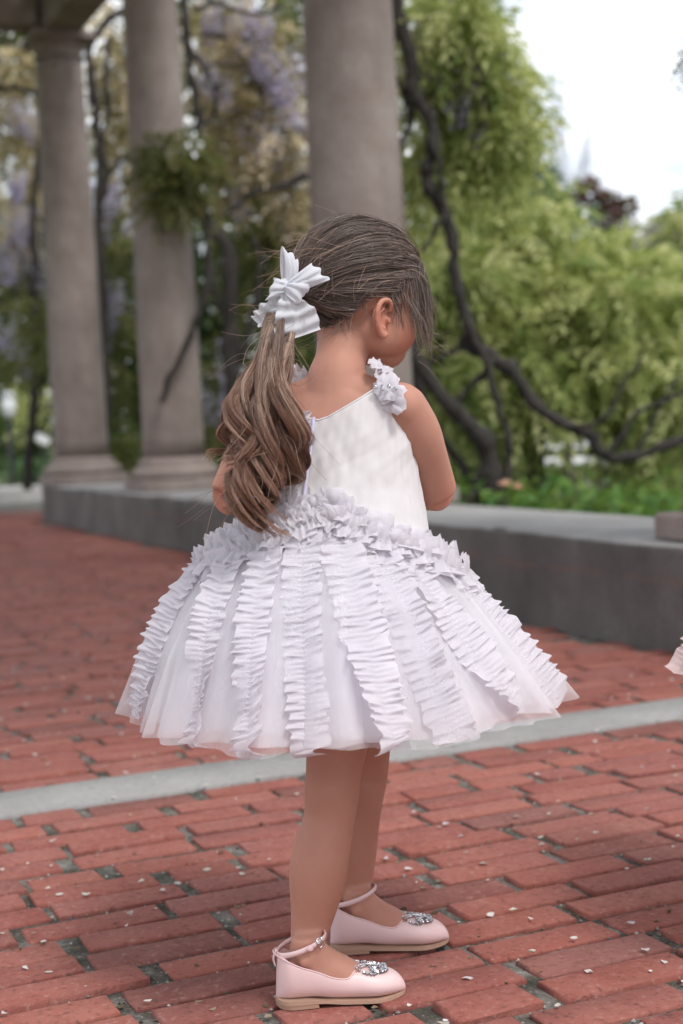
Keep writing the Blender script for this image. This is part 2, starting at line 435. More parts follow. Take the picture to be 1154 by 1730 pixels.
# --- pale stone band laid in the paving
mb = MB(); u = -9.0
st = random.Random(3)
xs = np.arange(-9, 5.01, .12); sec = [(-.1015, -.06), (-.1020, -.004), (-.098, .001), (0, .0022), (.098, .001), (.102, -.004), (.1015, -.06)]
V = []
for x in xs:
    for (a, z) in sec: V.append(BO + BU * x + BV * (a + st.gauss(0, .0010)) + np.array([0, 0, z + .001 + st.gauss(0, .0005)]))
prop(part('stone_band', V, grid_faces(len(xs), len(sec)), M_BAND), kind='structure')

# --- low concrete wall that carries the columns
xs = np.arange(-4.0, WALL_END + .001, .11); V = []
sec = [(0, -.06), (0.002, .06), (.004, .18), (.004, WALL_H - .022), (.010, WALL_H - .008), (.022, WALL_H), (.2, WALL_H + .002), (WALL_W - .02, WALL_H), (WALL_W, WALL_H - .02), (WALL_W, .1), (WALL_W, -.1)]
for i, x in enumerate(xs):
    for j, (a, z) in enumerate(sec):
        e = .0035 if 3 <= j <= 5 else .0015
        V.append(wall_pt(x, a + vnoise(x * 4, j) * e, z + vnoise(x * 5, j + 9) * e))
n = len(sec); F = [tuple(f) for f in grid_faces(len(xs), n)]
F.append(tuple(range(n))); F.append(tuple((len(xs) - 1) * n + j for j in range(n))[::-1])
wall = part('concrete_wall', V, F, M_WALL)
wall.data.materials.append(mat_concrete('skylit_top_concrete', (.23, .22, .215), (.31, .30, .295), (.38, .37, .365), .35, False))
for p_ in wall.data.polygons:                                    # sky light painted into the paler top; stained shuttered face darkened as shade
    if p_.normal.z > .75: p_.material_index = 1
prop(wall, 'long low grey concrete wall with stained face and painted sky-lit top, carrying the stone columns', 'wall')

# --- columns
def lathe(profile, c, n=40):
    a = np.linspace(0, 2 * np.pi, n, endpoint=False); V = []
    for r, z in profile: V += [np.array(c) + np.array([r * math.cos(t), r * math.sin(t), z]) for t in a]
    F = [tuple(f) for f in grid_faces(len(profile), n, True)]
    F.append(tuple(range(n))[::-1]); F.append(tuple((len(profile) - 1) * n + j for j in range(n)))
    return V, F
def square(c, half, z0, z1, rot=None):
    mb = MB(); mb.box(np.array(c) + np.array([0, 0, (z0 + z1) / 2]), (half, half, (z1 - z0) / 2), [WA, WN, np.array([0, 0, 1])]); return mb.done()
def bevelled(o, w):
    b = o.modifiers.new('bevel', 'BEVEL'); b.width = w; b.segments = 2; return o
COL_TOP = 4.29
def column(along, off, dia, label):
    c = wall_pt(along, off, 0); z0 = WALL_H + .002
    t = thing('stone_column', (c[0], c[1], z0), label, 'column', 'columns of the garden pergola')
    r = dia / 2; c0 = (c[0], c[1], 0)
    bevelled(part('plinth', *square(c0, r * 1.42, z0, z0 + .085), M_STONE, t, smooth=False), .012)
    prof = [(r * 1.40, .087), (r * 1.44, .10), (r * 1.46, .125), (r * 1.44, .15), (r * 1.36, .165), (r * 1.24, .17), (r * 1.20, .185), (r * 1.22, .20), (r * 1.19, .215), (r * 1.10, .222), (r * 1.05, .24)]
    part('base', *lathe([(a, z0 + z) for a, z in prof], c0), M_STONE, t)
    zz = np.linspace(.24, COL_TOP - z0 - .22, 24)
    sh = [(r * (1.0 + .05 * math.exp(-(z - .24) / .05) - .15 * max(0, (z - .8) / 3.3) ** 1.4), z0 + z) for z in zz]
    part('shaft', *lathe(sh, c0, 48), M_STONE, t)
    rt = sh[-1][0]; zt = COL_TOP - .22
    part('capital', *lathe([(rt * 1.0, zt), (rt * 1.10, zt + .01), (rt * 1.10, zt + .03), (rt * 1.02, zt + .04), (rt * 1.03, zt + .09), (rt * 1.22, zt + .13), (rt * 1.3, zt + .15)], c0), M_STONE, t)
    bevelled(part('abacus', *square(c0, rt * 1.36, zt + .152, COL_TOP), M_STONE, t, smooth=False), .01)
    return c
def along_at(px, Ybase, py=840):     # where along the wall a column seen at px stands
    p = np.array(at(px, py, Ybase)); return wall_along(p), wall_off(p)
C3 = column(*along_at(626, 7.8), .475, 'stone column rising directly behind the girl in the white dress')
C2 = column(*along_at(298, 11.25), .44, 'stone column with a leafy vine clump wrapped round its shaft')
C1 = column(*along_at(142, 13.85), .475, 'stone column at the far end of the wall, its capital under the beam')
a3, o3 = wall_along(C3), wall_off(C3)
C0 = column(a3 - 3.33, .42, .475, 'stone column standing on the wall beside the child in pink')

# --- pergola timbers / stone beams on the columns
def beam(name, p, q, w, h, z, label):
    p, q = np.array(p, float), np.array(q, float); d = unit(q - p); s = np.cross(d, [0, 0, 1]); L = np.linalg.norm(q - p)
    mb = MB(); mb.box((p + q) / 2 + np.array([0, 0, z + h / 2]), (L / 2, w / 2, h / 2), [d, s, np.array([0, 0, 1])])
    o = part(name, *mb.done(), M_STONE, smooth=False); bevelled(o, .02)
    return prop(o, label, 'beam', 'pergola beams')
z2 = np.array([1, 1, 0])
beam('pergola_beam', C0 * z2 - WA * .6, C1 * z2 + WA * .5, .34, .38, COL_TOP + .004, 'long stone beam laid along the tops of the columns')
for cc, lb in ((C1, 'cross beam meeting the far column above its capital'), (C2, 'cross beam over the vine-wrapped column'), (C3, 'cross beam over the column behind the girl')):
    beam('pergola_cross_beam', cc * z2 - WN * .19, cc * z2 - WN * 4.4, .3, .34, COL_TOP + .05, lb)

# --- pale kerb, lawn and border at the far left end
p0, p1 = np.array(ground(-260, 885)), np.array(ground(75, 846)); d = unit(p1 - p0); s = np.array([-d[1], d[0], 0])
mb = MB(); mb.box((p0 + p1) / 2 + s * .25 + np.array([0, 0, .09]), (np.linalg.norm(p1 - p0) / 2, .25, .1), [d, s, np.array([0, 0, 1])])
kerb = bevelled(part('garden_kerb', *mb.done(), M_KERB, smooth=False), .02)
prop(kerb, 'pale stone kerb edging the lawn beyond the end of the wall', 'kerb')
mb = MB(); mb.box((p0 + p1) / 2 + s * 3.6 + np.array([0, 0, .03]), (np.linalg.norm(p1 - p0) / 2 + 1.5, 3.0, .1), [d, s, np.array([0, 0, 1])])
prop(part('lawn', *mb.done(), mg, smooth=False), kind='structure')

# ================================================================== VEGETATION
def leaf_quads(O, D, Nn, L, Wd):
    """folded leaf blades: base, left, tip, right"""
    S = unit(np.cross(D, Nn)); L = np.asarray(L)[:, None]; Wd = np.asarray(Wd)[:, None]
    up = unit(np.cross(S, D))
    V = np.stack([O, O + D * L * .45 + S * Wd * .5 + up * Wd * .12, O + D * L - up * L * .12, O + D * L * .45 - S * Wd * .5 + up * Wd * .12], 1)
    return V.reshape(-1, 3), np.arange(len(O) * 4).reshape(-1, 4)
def fronds(C, D, L, pairs=5, leaf=.07, lw=.38, droop=.35):
    """pinnate leaves: a drooping midrib with leaflets either side"""
    n = len(C); Os, Ds, Ns, Ls, rn = [], [], [], [], []
    base = rng.random(n); side = unit(np.cross(D, np.array([0, 0, 1.0]) + rng.normal(0, .4, (n, 3))))
    up = np.cross(side, D)
    for j in range(pairs + 1):
        s = (j + .6) / (pairs + .6)
        P = C + D * (L * s)[:, None] + np.array([0, 0, -1.0]) * (droop * L * s * s)[:, None]
        for sg in ((-1, 1) if j < pairs else (0,)):
            d = unit(D * (.55 + .3 * s if sg else 1) + side * sg * .85 + np.array([0, 0, -.38]) + rng.normal(0, .16, (n, 3)))
            Os.append(P); Ds.append(d); Ns.append(unit(up + rng.normal(0, .35, (n, 3)))); Ls.append(leaf * rng.uniform(.7, 1.2, n)); rn.append(np.clip(base * .8 + rng.random(n) * .2, 0, 1))
    Ls = np.concatenate(Ls)
    V, F = leaf_quads(np.concatenate(Os), np.concatenate(Ds), np.concatenate(Ns), Ls, Ls * lw)
    return V, F, np.repeat(np.concatenate(rn), 4)
def clump_points(c, r, n, shell=.55):
    d = unit(rng.normal(0, 1, (n, 3))); k = rng.random(n) ** shell
    lump = 1 + .22 * np.sin(d[:, 0] * 5 + c[0] * 7) + .18 * np.sin(d[:, 2] * 7 + c[1] * 5)
    return np.asarray(c) + d * np.asarray(r) * (k * lump)[:, None], d
def crown(clumps, frond=.22, pairs=5, leaf=.07, lw=.38, droop=.4, weep=.0):
    """clumps: (px, py, depth, half-width px, half-height px, count)"""
    Vs, Fs, Rs, o = [], [], [], 0
    for (px, py, Yd, rx, ry, cnt) in clumps:
        c = np.array(at(px, py, Yd)); k = Yd / FPX
        P, d = clump_points(c, (rx * k, min(rx * k * .8, 1.6), ry * k), int(cnt))
        D = unit(d * .7 + rng.normal(0, .55, P.shape) + np.array([0, 0, -.15 - weep]))
        V, F, r = fronds(P, D, frond * rng.uniform(.6, 1.25, len(P)), pairs, leaf, lw, droop)
        Vs.append(V); Fs.append(F + o); Rs.append(r); o += len(V)
    return np.concatenate(Vs), np.concatenate(Fs), np.concatenate(Rs)
def broad(clumps, size=.07, lw=.7, up=.2):
    Vs, Fs, Rs, o = [], [], [], 0
    for (px, py, Yd, rx, ry, cnt) in clumps:
        c = np.array(at(px, py, Yd)); k = Yd / FPX
        P, d = clump_points(c, (rx * k, min(rx * k * .8, 2.0), ry * k), int(cnt), .45)
        D = unit(d * .6 + rng.normal(0, .7, P.shape) + np.array([0, 0, up])); Nn = unit(rng.normal(0, .6, P.shape) + np.array([0, 0, 1]))
        L = size * rng.uniform(.6, 1.3, len(P)); V, F = leaf_quads(P, D, Nn, L, L * lw)
        Vs.append(V); Fs.append(F + o); Rs.append(np.repeat(np.clip(rng.random(len(P)) * .6 + rng.random() * .4, 0, 1), 4)); o += len(V)
    return np.concatenate(Vs), np.concatenate(Fs), np.concatenate(Rs)
def gnarled(pixels, Yd, w0, w1, steps=None, wob=.012, rough=.10, n=9):
    """a twisting stem through photograph pixels (px, py[, depth]); widths in px"""
    P = np.array([at(p[0], p[1], p[2] if len(p) > 2 else Yd) for p in pixels]); m = steps or max(12, len(P) * 6)
    P = catmull(P, m); s = np.linspace(0, 1, m)
    for ax in range(3): P[:, ax] += vnoise(s * m * .35, random.randint(0, 999)) * wob
    r = (w0 + (w1 - w0) * s) / 2 * Yd / FPX * (1 + .22 * vnoise(s * m * .5, random.randint(0, 999)))
    return tube(P, r, n, rough=rough)

LIME = [(0, (.10, .18, .05)), (.3, (.30, .37, .12)), (.6, (.58, .60, .26)), (1, (.82, .80, .46))]
MID = [(0, (.035, .085, .022)), (.5, (.065, .14, .035)), (1, (.13, .21, .05))]
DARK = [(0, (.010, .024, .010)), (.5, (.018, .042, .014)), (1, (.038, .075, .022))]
BRONZE = [(0, (.08, .06, .04)), (.35, (.30, .22, .14)), (.65, (.80, .65, .46)), (.85, (.86, .72, .52)), (1, (.42, .42, .18))]
OLIVE = [(0, (.045, .055, .02)), (.5, (.115, .125, .042)), (1, (.27, .24, .10))]
M_LIME = mat_leaf('lime_leaf', LIME); M_MID = mat_leaf('green_leaf', MID, .35); M_DARK = mat_leaf('dark_leaf', DARK, .25)
M_BRONZE = mat_leaf('bronze_leaf', BRONZE, .4); M_OLIVE = mat_leaf('olive_leaf', OLIVE, .35)
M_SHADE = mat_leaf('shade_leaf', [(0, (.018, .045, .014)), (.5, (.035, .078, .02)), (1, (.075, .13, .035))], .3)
M_MAROON = mat_leaf('maroon_leaf', [(0, (.06, .018, .03)), (.6, (.12, .035, .05)), (1, (.2, .07, .08))], .3)
M_BLUEG = mat_leaf('bluish_leaf', [(0, (.05, .11, .05)), (.5, (.09, .18, .085)), (1, (.15, .26, .12))], .35)
M_LILAC = mat_leaf('wisteria_petal', [(0, (.42, .35, .62)), (.45, (.60, .53, .78)), (.8, (.76, .70, .86)), (1, (.86, .82, .90))], .4, .7)
M_GREYL = mat_leaf('faded_blossom', [(0, (.34, .30, .36)), (.5, (.48, .44, .48)), (1, (.46, .46, .34))], .4, .7)
M_BARK = mat_bark('vine_bark', (.018, .014, .013), (.062, .052, .047)); M_BARK2 = mat_bark('tree_bark', (.06, .05, .04), (.16, .13, .11))

# one flower raceme, copied wherever it hangs
def raceme_mesh(seed, L):
    r = np.random.default_rng(seed); n = 130; s = r.random(n) ** .8
    a = r.random(n) * 2 * np.pi; rad = L * .24 * (1 - s) ** .7 * (.35 + .65 * np.sqrt(r.random(n))) + .012
    P = np.stack([np.cos(a) * rad, np.sin(a) * rad, -s * L], 1)
    D = unit(np.stack([np.cos(a), np.sin(a), -.4 + .5 * r.random(n)], 1) + r.normal(0, .35, (n, 3))); Nn = unit(r.normal(0, .6, (n, 3)) + [0, 0, 1])
    ln = r.uniform(.020, .036, n); V, F = leaf_quads(P, D, Nn, ln, ln * .95)
    me = mesh_np('flower_raceme', V, F, False, {'rnd': ('POINT', np.repeat(np.clip((1 - s) * .6 + r.random(n) * .4, 0, 1), 4))})
    me.materials.append(M_LILAC); return me
RAC = [raceme_mesh(i, .24 + .05 * i) for i in range(5)]
def hang(parent, spots):
    for (px, py, Yd) in spots:
        me = RAC[random.randrange(5)]; o = bpy.data.objects.new('flower_raceme', me); COL.objects.link(o); o.parent = parent; o['kind'] = 'stuff'
        o.location = at(px, py, Yd) - ORG[parent]; o.rotation_euler = (random.gauss(0, .12), random.gauss(0, .12), random.random() * 6.28)
        k = random.uniform(.85, 1.3); o.scale = (k, k, k)
def scatter(x0, x1, y0, y1, Y0, Y1, n):
    return [(random.uniform(x0, x1), random.uniform(y0, y1), random.uniform(Y0, Y1)) for _ in range(n)]
def foot(px, Yd):
    p = at(px, 800, Yd); return Vector((p.x, Yd, float(terrain_z(np.array(p.x), np.array(Yd)))))
def tree(name, label, px, Yd, trunk_px, w, crown_data, material, group=None, cat='tree', limbs=()):
    b = foot(px, Yd); t = thing(name, b, label, cat, group)
    P = [np.array(b) - [0, 0, .1]] + [np.array(at(q[0], q[1], Yd)) for q in trunk_px]; P = catmull(P, 14)
    V, F = tube(P, np.linspace(w, w * .3, 14), 9, rough=.06); tr = part('trunk', V, F, M_BARK2, t)
    for lp in limbs:
        V, F = gnarled(lp, Yd, w * .9 * FPX / Yd, w * .25 * FPX / Yd); part('branch', V, F, M_BARK2, t)
    V, F, r = crown_data; part('crown', V, F, material, t, False, {'rnd': ('POINT', r)})
    return t

# ---- right side: wisteria climbing past the column behind the girl
t = thing('wisteria_vine', foot(832, 8.4), 'old wisteria vine with twisted dark stems climbing beside the column behind the girl', 'vine', 'wisteria on the pergola')
stems = [
    ([(838, 862), (832, 815), (820, 752), (790, 715), (757, 680), (722, 640), (700, 600), (690, 540), (684, 460), (676, 380), (672, 300)], 38, 14),
    ([(667, -60), (672, 20), (684, 67), (698, 111), (693, 147), (713, 178), (733, 232), (726, 276), (720, 307), (738, 338), (756, 370), (766, 402), (768, 440), (774, 497), (790, 540), (800, 577), (818, 600)], 26, 17),
    ([(660, 60), (668, 120), (685, 165), (698, 190), (689, 223), (674, 258), (672, 330), (680, 400)], 13, 9),
    ([(725, 232), (740, 262), (746, 312), (752, 350), (738, 385), (716, 420)], 12, 8),
    ([(745, 350), (760, 400), (772, 460), (786, 530), (796, 560)], 12, 10),
    ([(780, 575), (831, 604), (872, 635), (907, 688), (952, 715), (996, 737), (1023, 769), (1068, 773), (1112, 760), (1160, 742)], 24, 15),
    ([(952, 715), (985, 717), (1020, 705), (1060, 640), (1090, 600)], 10, 5),
    ([(1023, 769), (1050, 740), (1075, 700), (1120, 680), (1160, 660)], 12, 6),
    ([(1068, 773), (1100, 720), (1115, 680), (1150, 640)], 9, 5),
    ([(818, 600), (836, 670), (858, 733), (860, 795), (842, 850)], 12, 14),
    ([(832, 604), (812, 640), (790, 660), (760, 690)], 14, 8),
    ([(800, 577), (780, 590), (750, 600), (715, 622)], 12, 8),
    ([(790, 862), (800, 830), (812, 800), (822, 770)], 16, 12),
    ([(845, 865), (810, 850), (775, 842), (742, 850)], 18, 10),
    ([(700, 620), (720, 690), (755, 760), (790, 800), (815, 855)], 12, 16)]
for i, (p, a, b) in enumerate(stems):
    V, F = gnarled(p, 8.4 + .05 * (i % 3), a, b); part('trunk' if i < 2 else 'branch', V, F, M_BARK, t)
V, F, r = crown([(720, 40, 9.0, 70, 60, 90), (790, 60, 9.0, 65, 70, 130), (760, 150, 9.0, 80, 60, 130), (840, 150, 9.0, 45, 60, 90), (850, 215, 9.0, 40, 45, 70), (790, 225, 9.1, 70, 45, 90), (715, 240, 9.2, 45, 55, 45),
                 (770, 20, 8.6, 60, 40, 80), (705, 330, 9.2, 40, 60, 35)], .30, 6, .085, .34, .55, .25)
part('foliage', V, F, M_LIME, t, False, {'rnd': ('POINT', r)})
hang(t, scatter(700, 830, -10, 90, 8.7, 9.3, 16) + scatter(760, 830, 90, 150, 8.8, 9.2, 5))

# the feathery lime tree that fills the right half
plates = []; rl = random.Random(21)                     # foliage in layered, flattish sprays with dark gaps between
for k in range(95):
    x_ = rl.uniform(735, 1185); top_ = np.interp(x_, [735, 780, 850, 930, 1000, 1060, 1154, 1190], [400, 352, 338, 338, 395, 430, 448, 450]); y_ = top_ + 14 + (705 - top_) * (k % 19) / 18.5 + rl.uniform(-10, 10)
    if 860 < x_ < 1060 and y_ > 680: continue
    plates.append((x_, y_, rl.uniform(10.0, 11.2), rl.uniform(38, 70), rl.uniform(9, 20), rl.uniform(26, 52)))
lime = crown(plates, .36, 7, .095, .34, .5, .0)
tree('feathery_tree', 'broad feathery lime-green tree spreading behind the wall to the right of the girl', 905, 11.6, [(905, 740), (915, 640), (920, 540), (940, 450)], .08, lime, M_LIME,
     limbs=[[(910, 640), (880, 560), (850, 480)], [(915, 600), (980, 540), (1040, 480)], [(910, 660), (1000, 640), (1090, 600)], [(890, 580), (884, 530), (880, 480)]])
tree('gap_shade_shrub', 'dark leaf layer added as shade in the gaps of the lime-green feathery tree', 960, 12.9, [(960, 740), (965, 560)], .06,  # near-black leaves added to stand for the shade between the sprays
     broad([(x_, y_, 12.9 + random.uniform(-.2, .3), 62, 46, 420) for x_ in range(760, 1220, 85) for y_ in (470, 545, 620, 680)], .085, .55), M_DARK, cat='shrub')
tree('evergreen_tree', 'tall dark evergreen tree against the sky behind the lime-green tree', 850, 17, [(850, 600), (850, 400), (845, 200)], .16,
     broad([(830, 150, 17, 55, 50, 700), (855, 220, 17, 70, 55, 1100), (880, 290, 17, 55, 55, 800), (900, 340, 17, 45, 45, 500), (830, 330, 17, 80, 70, 1200), (800, 230, 17, 60, 70, 900), (790, 110, 17.5, 60, 60, 500), (860, 420, 17.5, 100, 90, 1200)], .10, .5), M_DARK)
tree('bluish_shrub', 'bluish-green rounded shrub between the dark evergreen and the lime-green tree', 840, 14, [(840, 600), (850, 400)], .08,
     broad([(800, 330, 14, 60, 40, 500), (860, 330, 14, 60, 40, 500), (920, 330, 14, 45, 32, 350), (960, 370, 14, 45, 35, 350), (840, 390, 14, 90, 50, 700), (770, 390, 14, 40, 60, 400), (740, 480, 14, 60, 90, 700), (720, 330, 14.5, 40, 80, 350)], .075, .6), M_BLUEG, cat='shrub')
tree('maroon_tree', 'small maroon-leaved tree in the distance against the white sky', 1010, 26, [(1010, 600), (1015, 380)], .1,
     broad([(990, 322, 26, 26, 22, 170), (1025, 345, 26, 32, 25, 230), (1055, 352, 26, 22, 18, 120), (1030, 385, 26, 45, 28, 220), (975, 350, 26.5, 18, 30, 90)], .13, .6), M_MAROON,
     limbs=[[(1012, 400), (995, 350), (985, 310)], [(1014, 400), (1040, 360), (1060, 340)]])
tree('blossom_tree', 'grey-lilac blossom tree at the edge of the garden behind the lime-green tree', 1120, 15, [(1120, 600), (1110, 470)], .08,
     crown([(1090, 425, 15, 40, 35, 70), (1130, 410, 15, 40, 40, 80), (1165, 440, 15, 40, 60, 80), (1100, 480, 15, 60, 40, 80)], .3, 6, .10, .5, .4), M_GREYL)
tree('pale_willow', 'pale green weeping tree whose tip shows at the edge beside the blossom tree', 1180, 13, [(1180, 600), (1175, 400)], .07,
     crown([(1160, 365, 13, 30, 25, 45), (1190, 400, 13, 40, 50, 60)], .32, 6, .09, .3, .6), M_LIME)
far = [(720, 560, 24, 90, 160, 900), (850, 600, 25, 110, 130, 1000), (980, 560, 26, 110, 120, 1000), (1100, 560, 26, 110, 130, 1000), (1220, 560, 26, 90, 160, 700), (640, 520, 24, 80, 200, 700)]
for i, f in enumerate(far):
    tree('background_tree', 'dense green tree in the far row beyond the white bench', f[0], f[2], [(f[0], 700), (f[0], 560)], .15, broad([f, (f[0], f[1] + 130, f[2], f[3] * .9, 70, 500)], .16, .6), M_MID, 'far row of trees')
for (px, py, Yd, rx, ry, n, mt, lb) in [
        (760, 760, 12.5, 50, 55, 500, M_MID, 'leafy green shrub behind the twisted vine trunk'), (905, 712, 16, 55, 38, 450, M_MID, 'rounded green shrub just behind the white bench'),
        (1125, 765, 14, 62, 45, 600, M_LIME, 'yellow-green shrub right of the white bench'), (1010, 700, 19, 70, 45, 500, M_LIME, 'light green shrub far behind the white bench'),
        (720, 700, 15, 60, 70, 500, M_BLUEG, 'bluish shrub seen between the vine stems')]:
    tree('garden_shrub', lb, px, Yd, [(px, py + 20), (px, py)], .03, broad([(px, py, Yd, rx, ry, n)], .075, .6), mt, 'garden shrubs', 'shrub')
bb = foot(960, 45); t = thing('bare_tree', bb, 'thin bare tree far off against the white sky', 'tree')
M_TWIG = simple('pale_twig', (.40, .42, .50), .8)
V, F = tube(catmull([np.array(bb), np.array(at(960, 500, 45)), np.array(at(965, 330, 45))], 10), np.linspace(.14, .05, 10), 8); part('trunk', V, F, M_TWIG, t)
for k in range(40):
    a0 = np.array(at(965, 340 + random.uniform(-10, 60), 45)); x1 = random.choice((938, 1000)); y1 = random.uniform(85, 200) if x1 < 950 else random.uniform(180, 260)
    V, F = tube(catmull([a0, np.array(at((965 + x1) / 2 + random.gauss(0, 10), (340 + y1) / 2 + 30, 45)), np.array(at(x1 + random.gauss(0, 9), y1, 45))], 8), np.linspace(.018, .006, 8), 4); part('branch', V, F, M_TWIG, t)
# blossom hanging in from the next bay
t = thing('wisteria_vine', foot(1330, 5.3), 'wisteria with greyed blossom hanging from the pergola above the next column', 'vine', 'wisteria on the pergola')
V, F = gnarled([(1330, 860), (1320, 600), (1290, 300), (1270, -100), (1230, -300)], 5.3, 60, 30); part('trunk', V, F, M_BARK, t)
V, F, r = crown([(1192, 80, 5.3, 30, 70, 90), (1250, 60, 5.3, 60, 120, 140)], .10, 6, .022, .5, .6, .4); part('foliage', V, F, M_GREYL, t, False, {'rnd': ('POINT', r)})
hang(t, [(1230, 40, 5.3), (1260, -30, 5.3)])

# ---- low planting behind the wall
gv, gf, gr, o_ = [], [], [], 0
for k in range(420):
    al, of = random.uniform(-3.5, 7.5), .75 + abs(random.gauss(0, 1.0)); b = wall_pt(al, of, 0); z = float(terrain_z(b[0], b[1]))
    n = random.randint(10, 20); hgt = random.uniform(.14, .34)
    P = np.array([b[0], b[1], z]) + np.stack([rng.normal(0, .07, n), rng.normal(0, .07, n), rng.random(n) * hgt], 1)
    D = unit(np.stack([rng.normal(0, 1, n), rng.normal(0, 1, n), rng.random(n) * 1.1], 1)); Nn = unit(rng.normal(0, .4, (n, 3)) + [0, 0, 1])
    L = rng.uniform(.05, .11, n); V, F = leaf_quads(P, D, Nn, L, L * .5); gv.append(V); gf.append(F + o_); gr.append(np.repeat(np.clip(rng.random() * .5 + rng.random(n) * .5, 0, 1), 4)); o_ += len(V)
g = part('ground_cover', np.concatenate(gv), np.concatenate(gf), mat_leaf('border_leaf', [(0, (.035, .10, .025)), (.5, (.07, .19, .035)), (1, (.20, .30, .06))], .35), None, False, {'rnd': ('POINT', np.concatenate(gr))})
prop(g, 'leafy green border plants growing along the back of the concrete wall', 'border', kind='stuff')
gv, gf, gr, o_ = [], [], [], 0
for k in range(900):
    x, y = random.uniform(-1, 12), random.uniform(8.5, 24)
    if wall_off((x, y)) < 2.6: continue
    pr_ = proj((x, y, 0))
    if 870 < pr_[0] < 1060 and 10 < y < 21.6: continue
    z = float(terrain_z(np.array(x), np.array(y))); n = 16; P = np.array([x, y, z]) + np.stack([rng.normal(0, .2, n), rng.normal(0, .2, n), rng.random(n) * .3], 1)
    D = unit(np.stack([rng.normal(0, 1, n), rng.normal(0, 1, n), rng.random(n) * 1.3], 1)); Nn = unit(rng.normal(0, .5, (n, 3)) + [0, 0, 1]); L = rng.uniform(.08, .17, n)
    V, F = leaf_quads(P, D, Nn, L, L * .5); gv.append(V); gf.append(F + o_); gr.append(np.repeat(np.clip(rng.random() * .6 + rng.random(n) * .4, 0, 1), 4)); o_ += len(V)
g = part('meadow_plants', np.concatenate(gv), np.concatenate(gf), mat_leaf('meadow_leaf', [(0, (.06, .10, .03)), (.4, (.13, .18, .05)), (.8, (.22, .25, .08)), (1, (.26, .2, .12))], .35), None, False, {'rnd': ('POINT', np.concatenate(gr))})
prop(g, 'loose yellow-green planting sloping down toward the white bench', 'planting', kind='stuff')

# peach roses behind the wall
M_ROSE = simple('peach_petal', (.88, .62, .47), .6, .08, 40); M_STEM = simple('green_stem', (.07, .14, .04), .6)
for (px, py, lb) in ((854, 818, 'peach rose bloom close beside the vine trunk'), (878, 823, 'peach rose bloom standing farther from the vine trunk')):
    c = np.array(at(px, py, 8.3)); z = float(terrain_z(c[0], c[1])); t = thing('rose', (c[0], c[1], z), lb, 'rose', 'peach roses behind the wall')
    V, F = tube(catmull([[c[0] - .02, c[1], z - .02], [c[0] + .01, c[1], (z + c[2]) / 2], [c[0], c[1], c[2] - .02]], 8), .004, 6); part('stem', V, F, M_STEM, t)
    mb = MB()
    for j in range(16):
        a = j * 2.4; tilt = .25 + .075 * j; r0 = .004 + .0016 * j; d = np.array([math.cos(a), math.sin(a), 0]); u_ = np.array([0, 0, 1]); s_ = np.cross(u_, d)
        g_ = []
        for iu in range(4):
            for iv in range(5):
                q_ = iu / 3; w_ = (iv - 2) / 2; out_ = d * (r0 + q_ * .03 * math.sin(tilt)) + u_ * (q_ * .032 * math.cos(tilt) - .008) + s_ * w_ * .019 * math.sin(.4 + q_ * 2.2) - d * (w_ * w_ * .008)
                g_.append(c + out_)
        mb.add(g_, grid_faces(4, 5))
    part('bloom', *mb.done(), M_ROSE, t)

# white garden bench far behind
M_WHITE = simple('white_paint', (.80, .81, .82), .5, .04)
bc = np.array(at(962, 775, 21)); bz = bc[2] - .43
t = thing('garden_bench', (bc[0], 21, bz), 'white painted garden bench standing in the planting beyond the wall', 'bench')
def barbox(name, c, h, rot=R(8)):
    mb = MB(); ca, sa = math.cos(rot), math.sin(rot); off = np.array([c[0] * ca - c[1] * sa, c[0] * sa + c[1] * ca, c[2]])
    mb.box(np.array([bc[0], 21, bz]) + off, h, [np.array([ca, sa, 0]), np.array([-sa, ca, 0]), np.array([0, 0, 1])]); return bevelled(part(name, *mb.done(), M_WHITE, t, False), .006)
for k in range(4): barbox('seat_slat', (0, -.18 + .115 * k, .43), (.52, .05, .014))
barbox('seat_rail', (0, -.25, .395), (.50, .015, .03))
for k in range(2): barbox('back_slat', (0, .22 + .01 * k, .60 + .15 * k), (.34, .012, .036))
for sx in (-1, 1):
    barbox('leg', (sx * .46, -.22, .20), (.024, .024, .2)); barbox('leg', (sx * .30, .24, .4), (.024, .024, .42)); barbox('armrest', (sx * .50, -.0, .60), (.028, .25, .014)); barbox('arm_post', (sx * .46, -.22, .50), (.02, .02, .09))

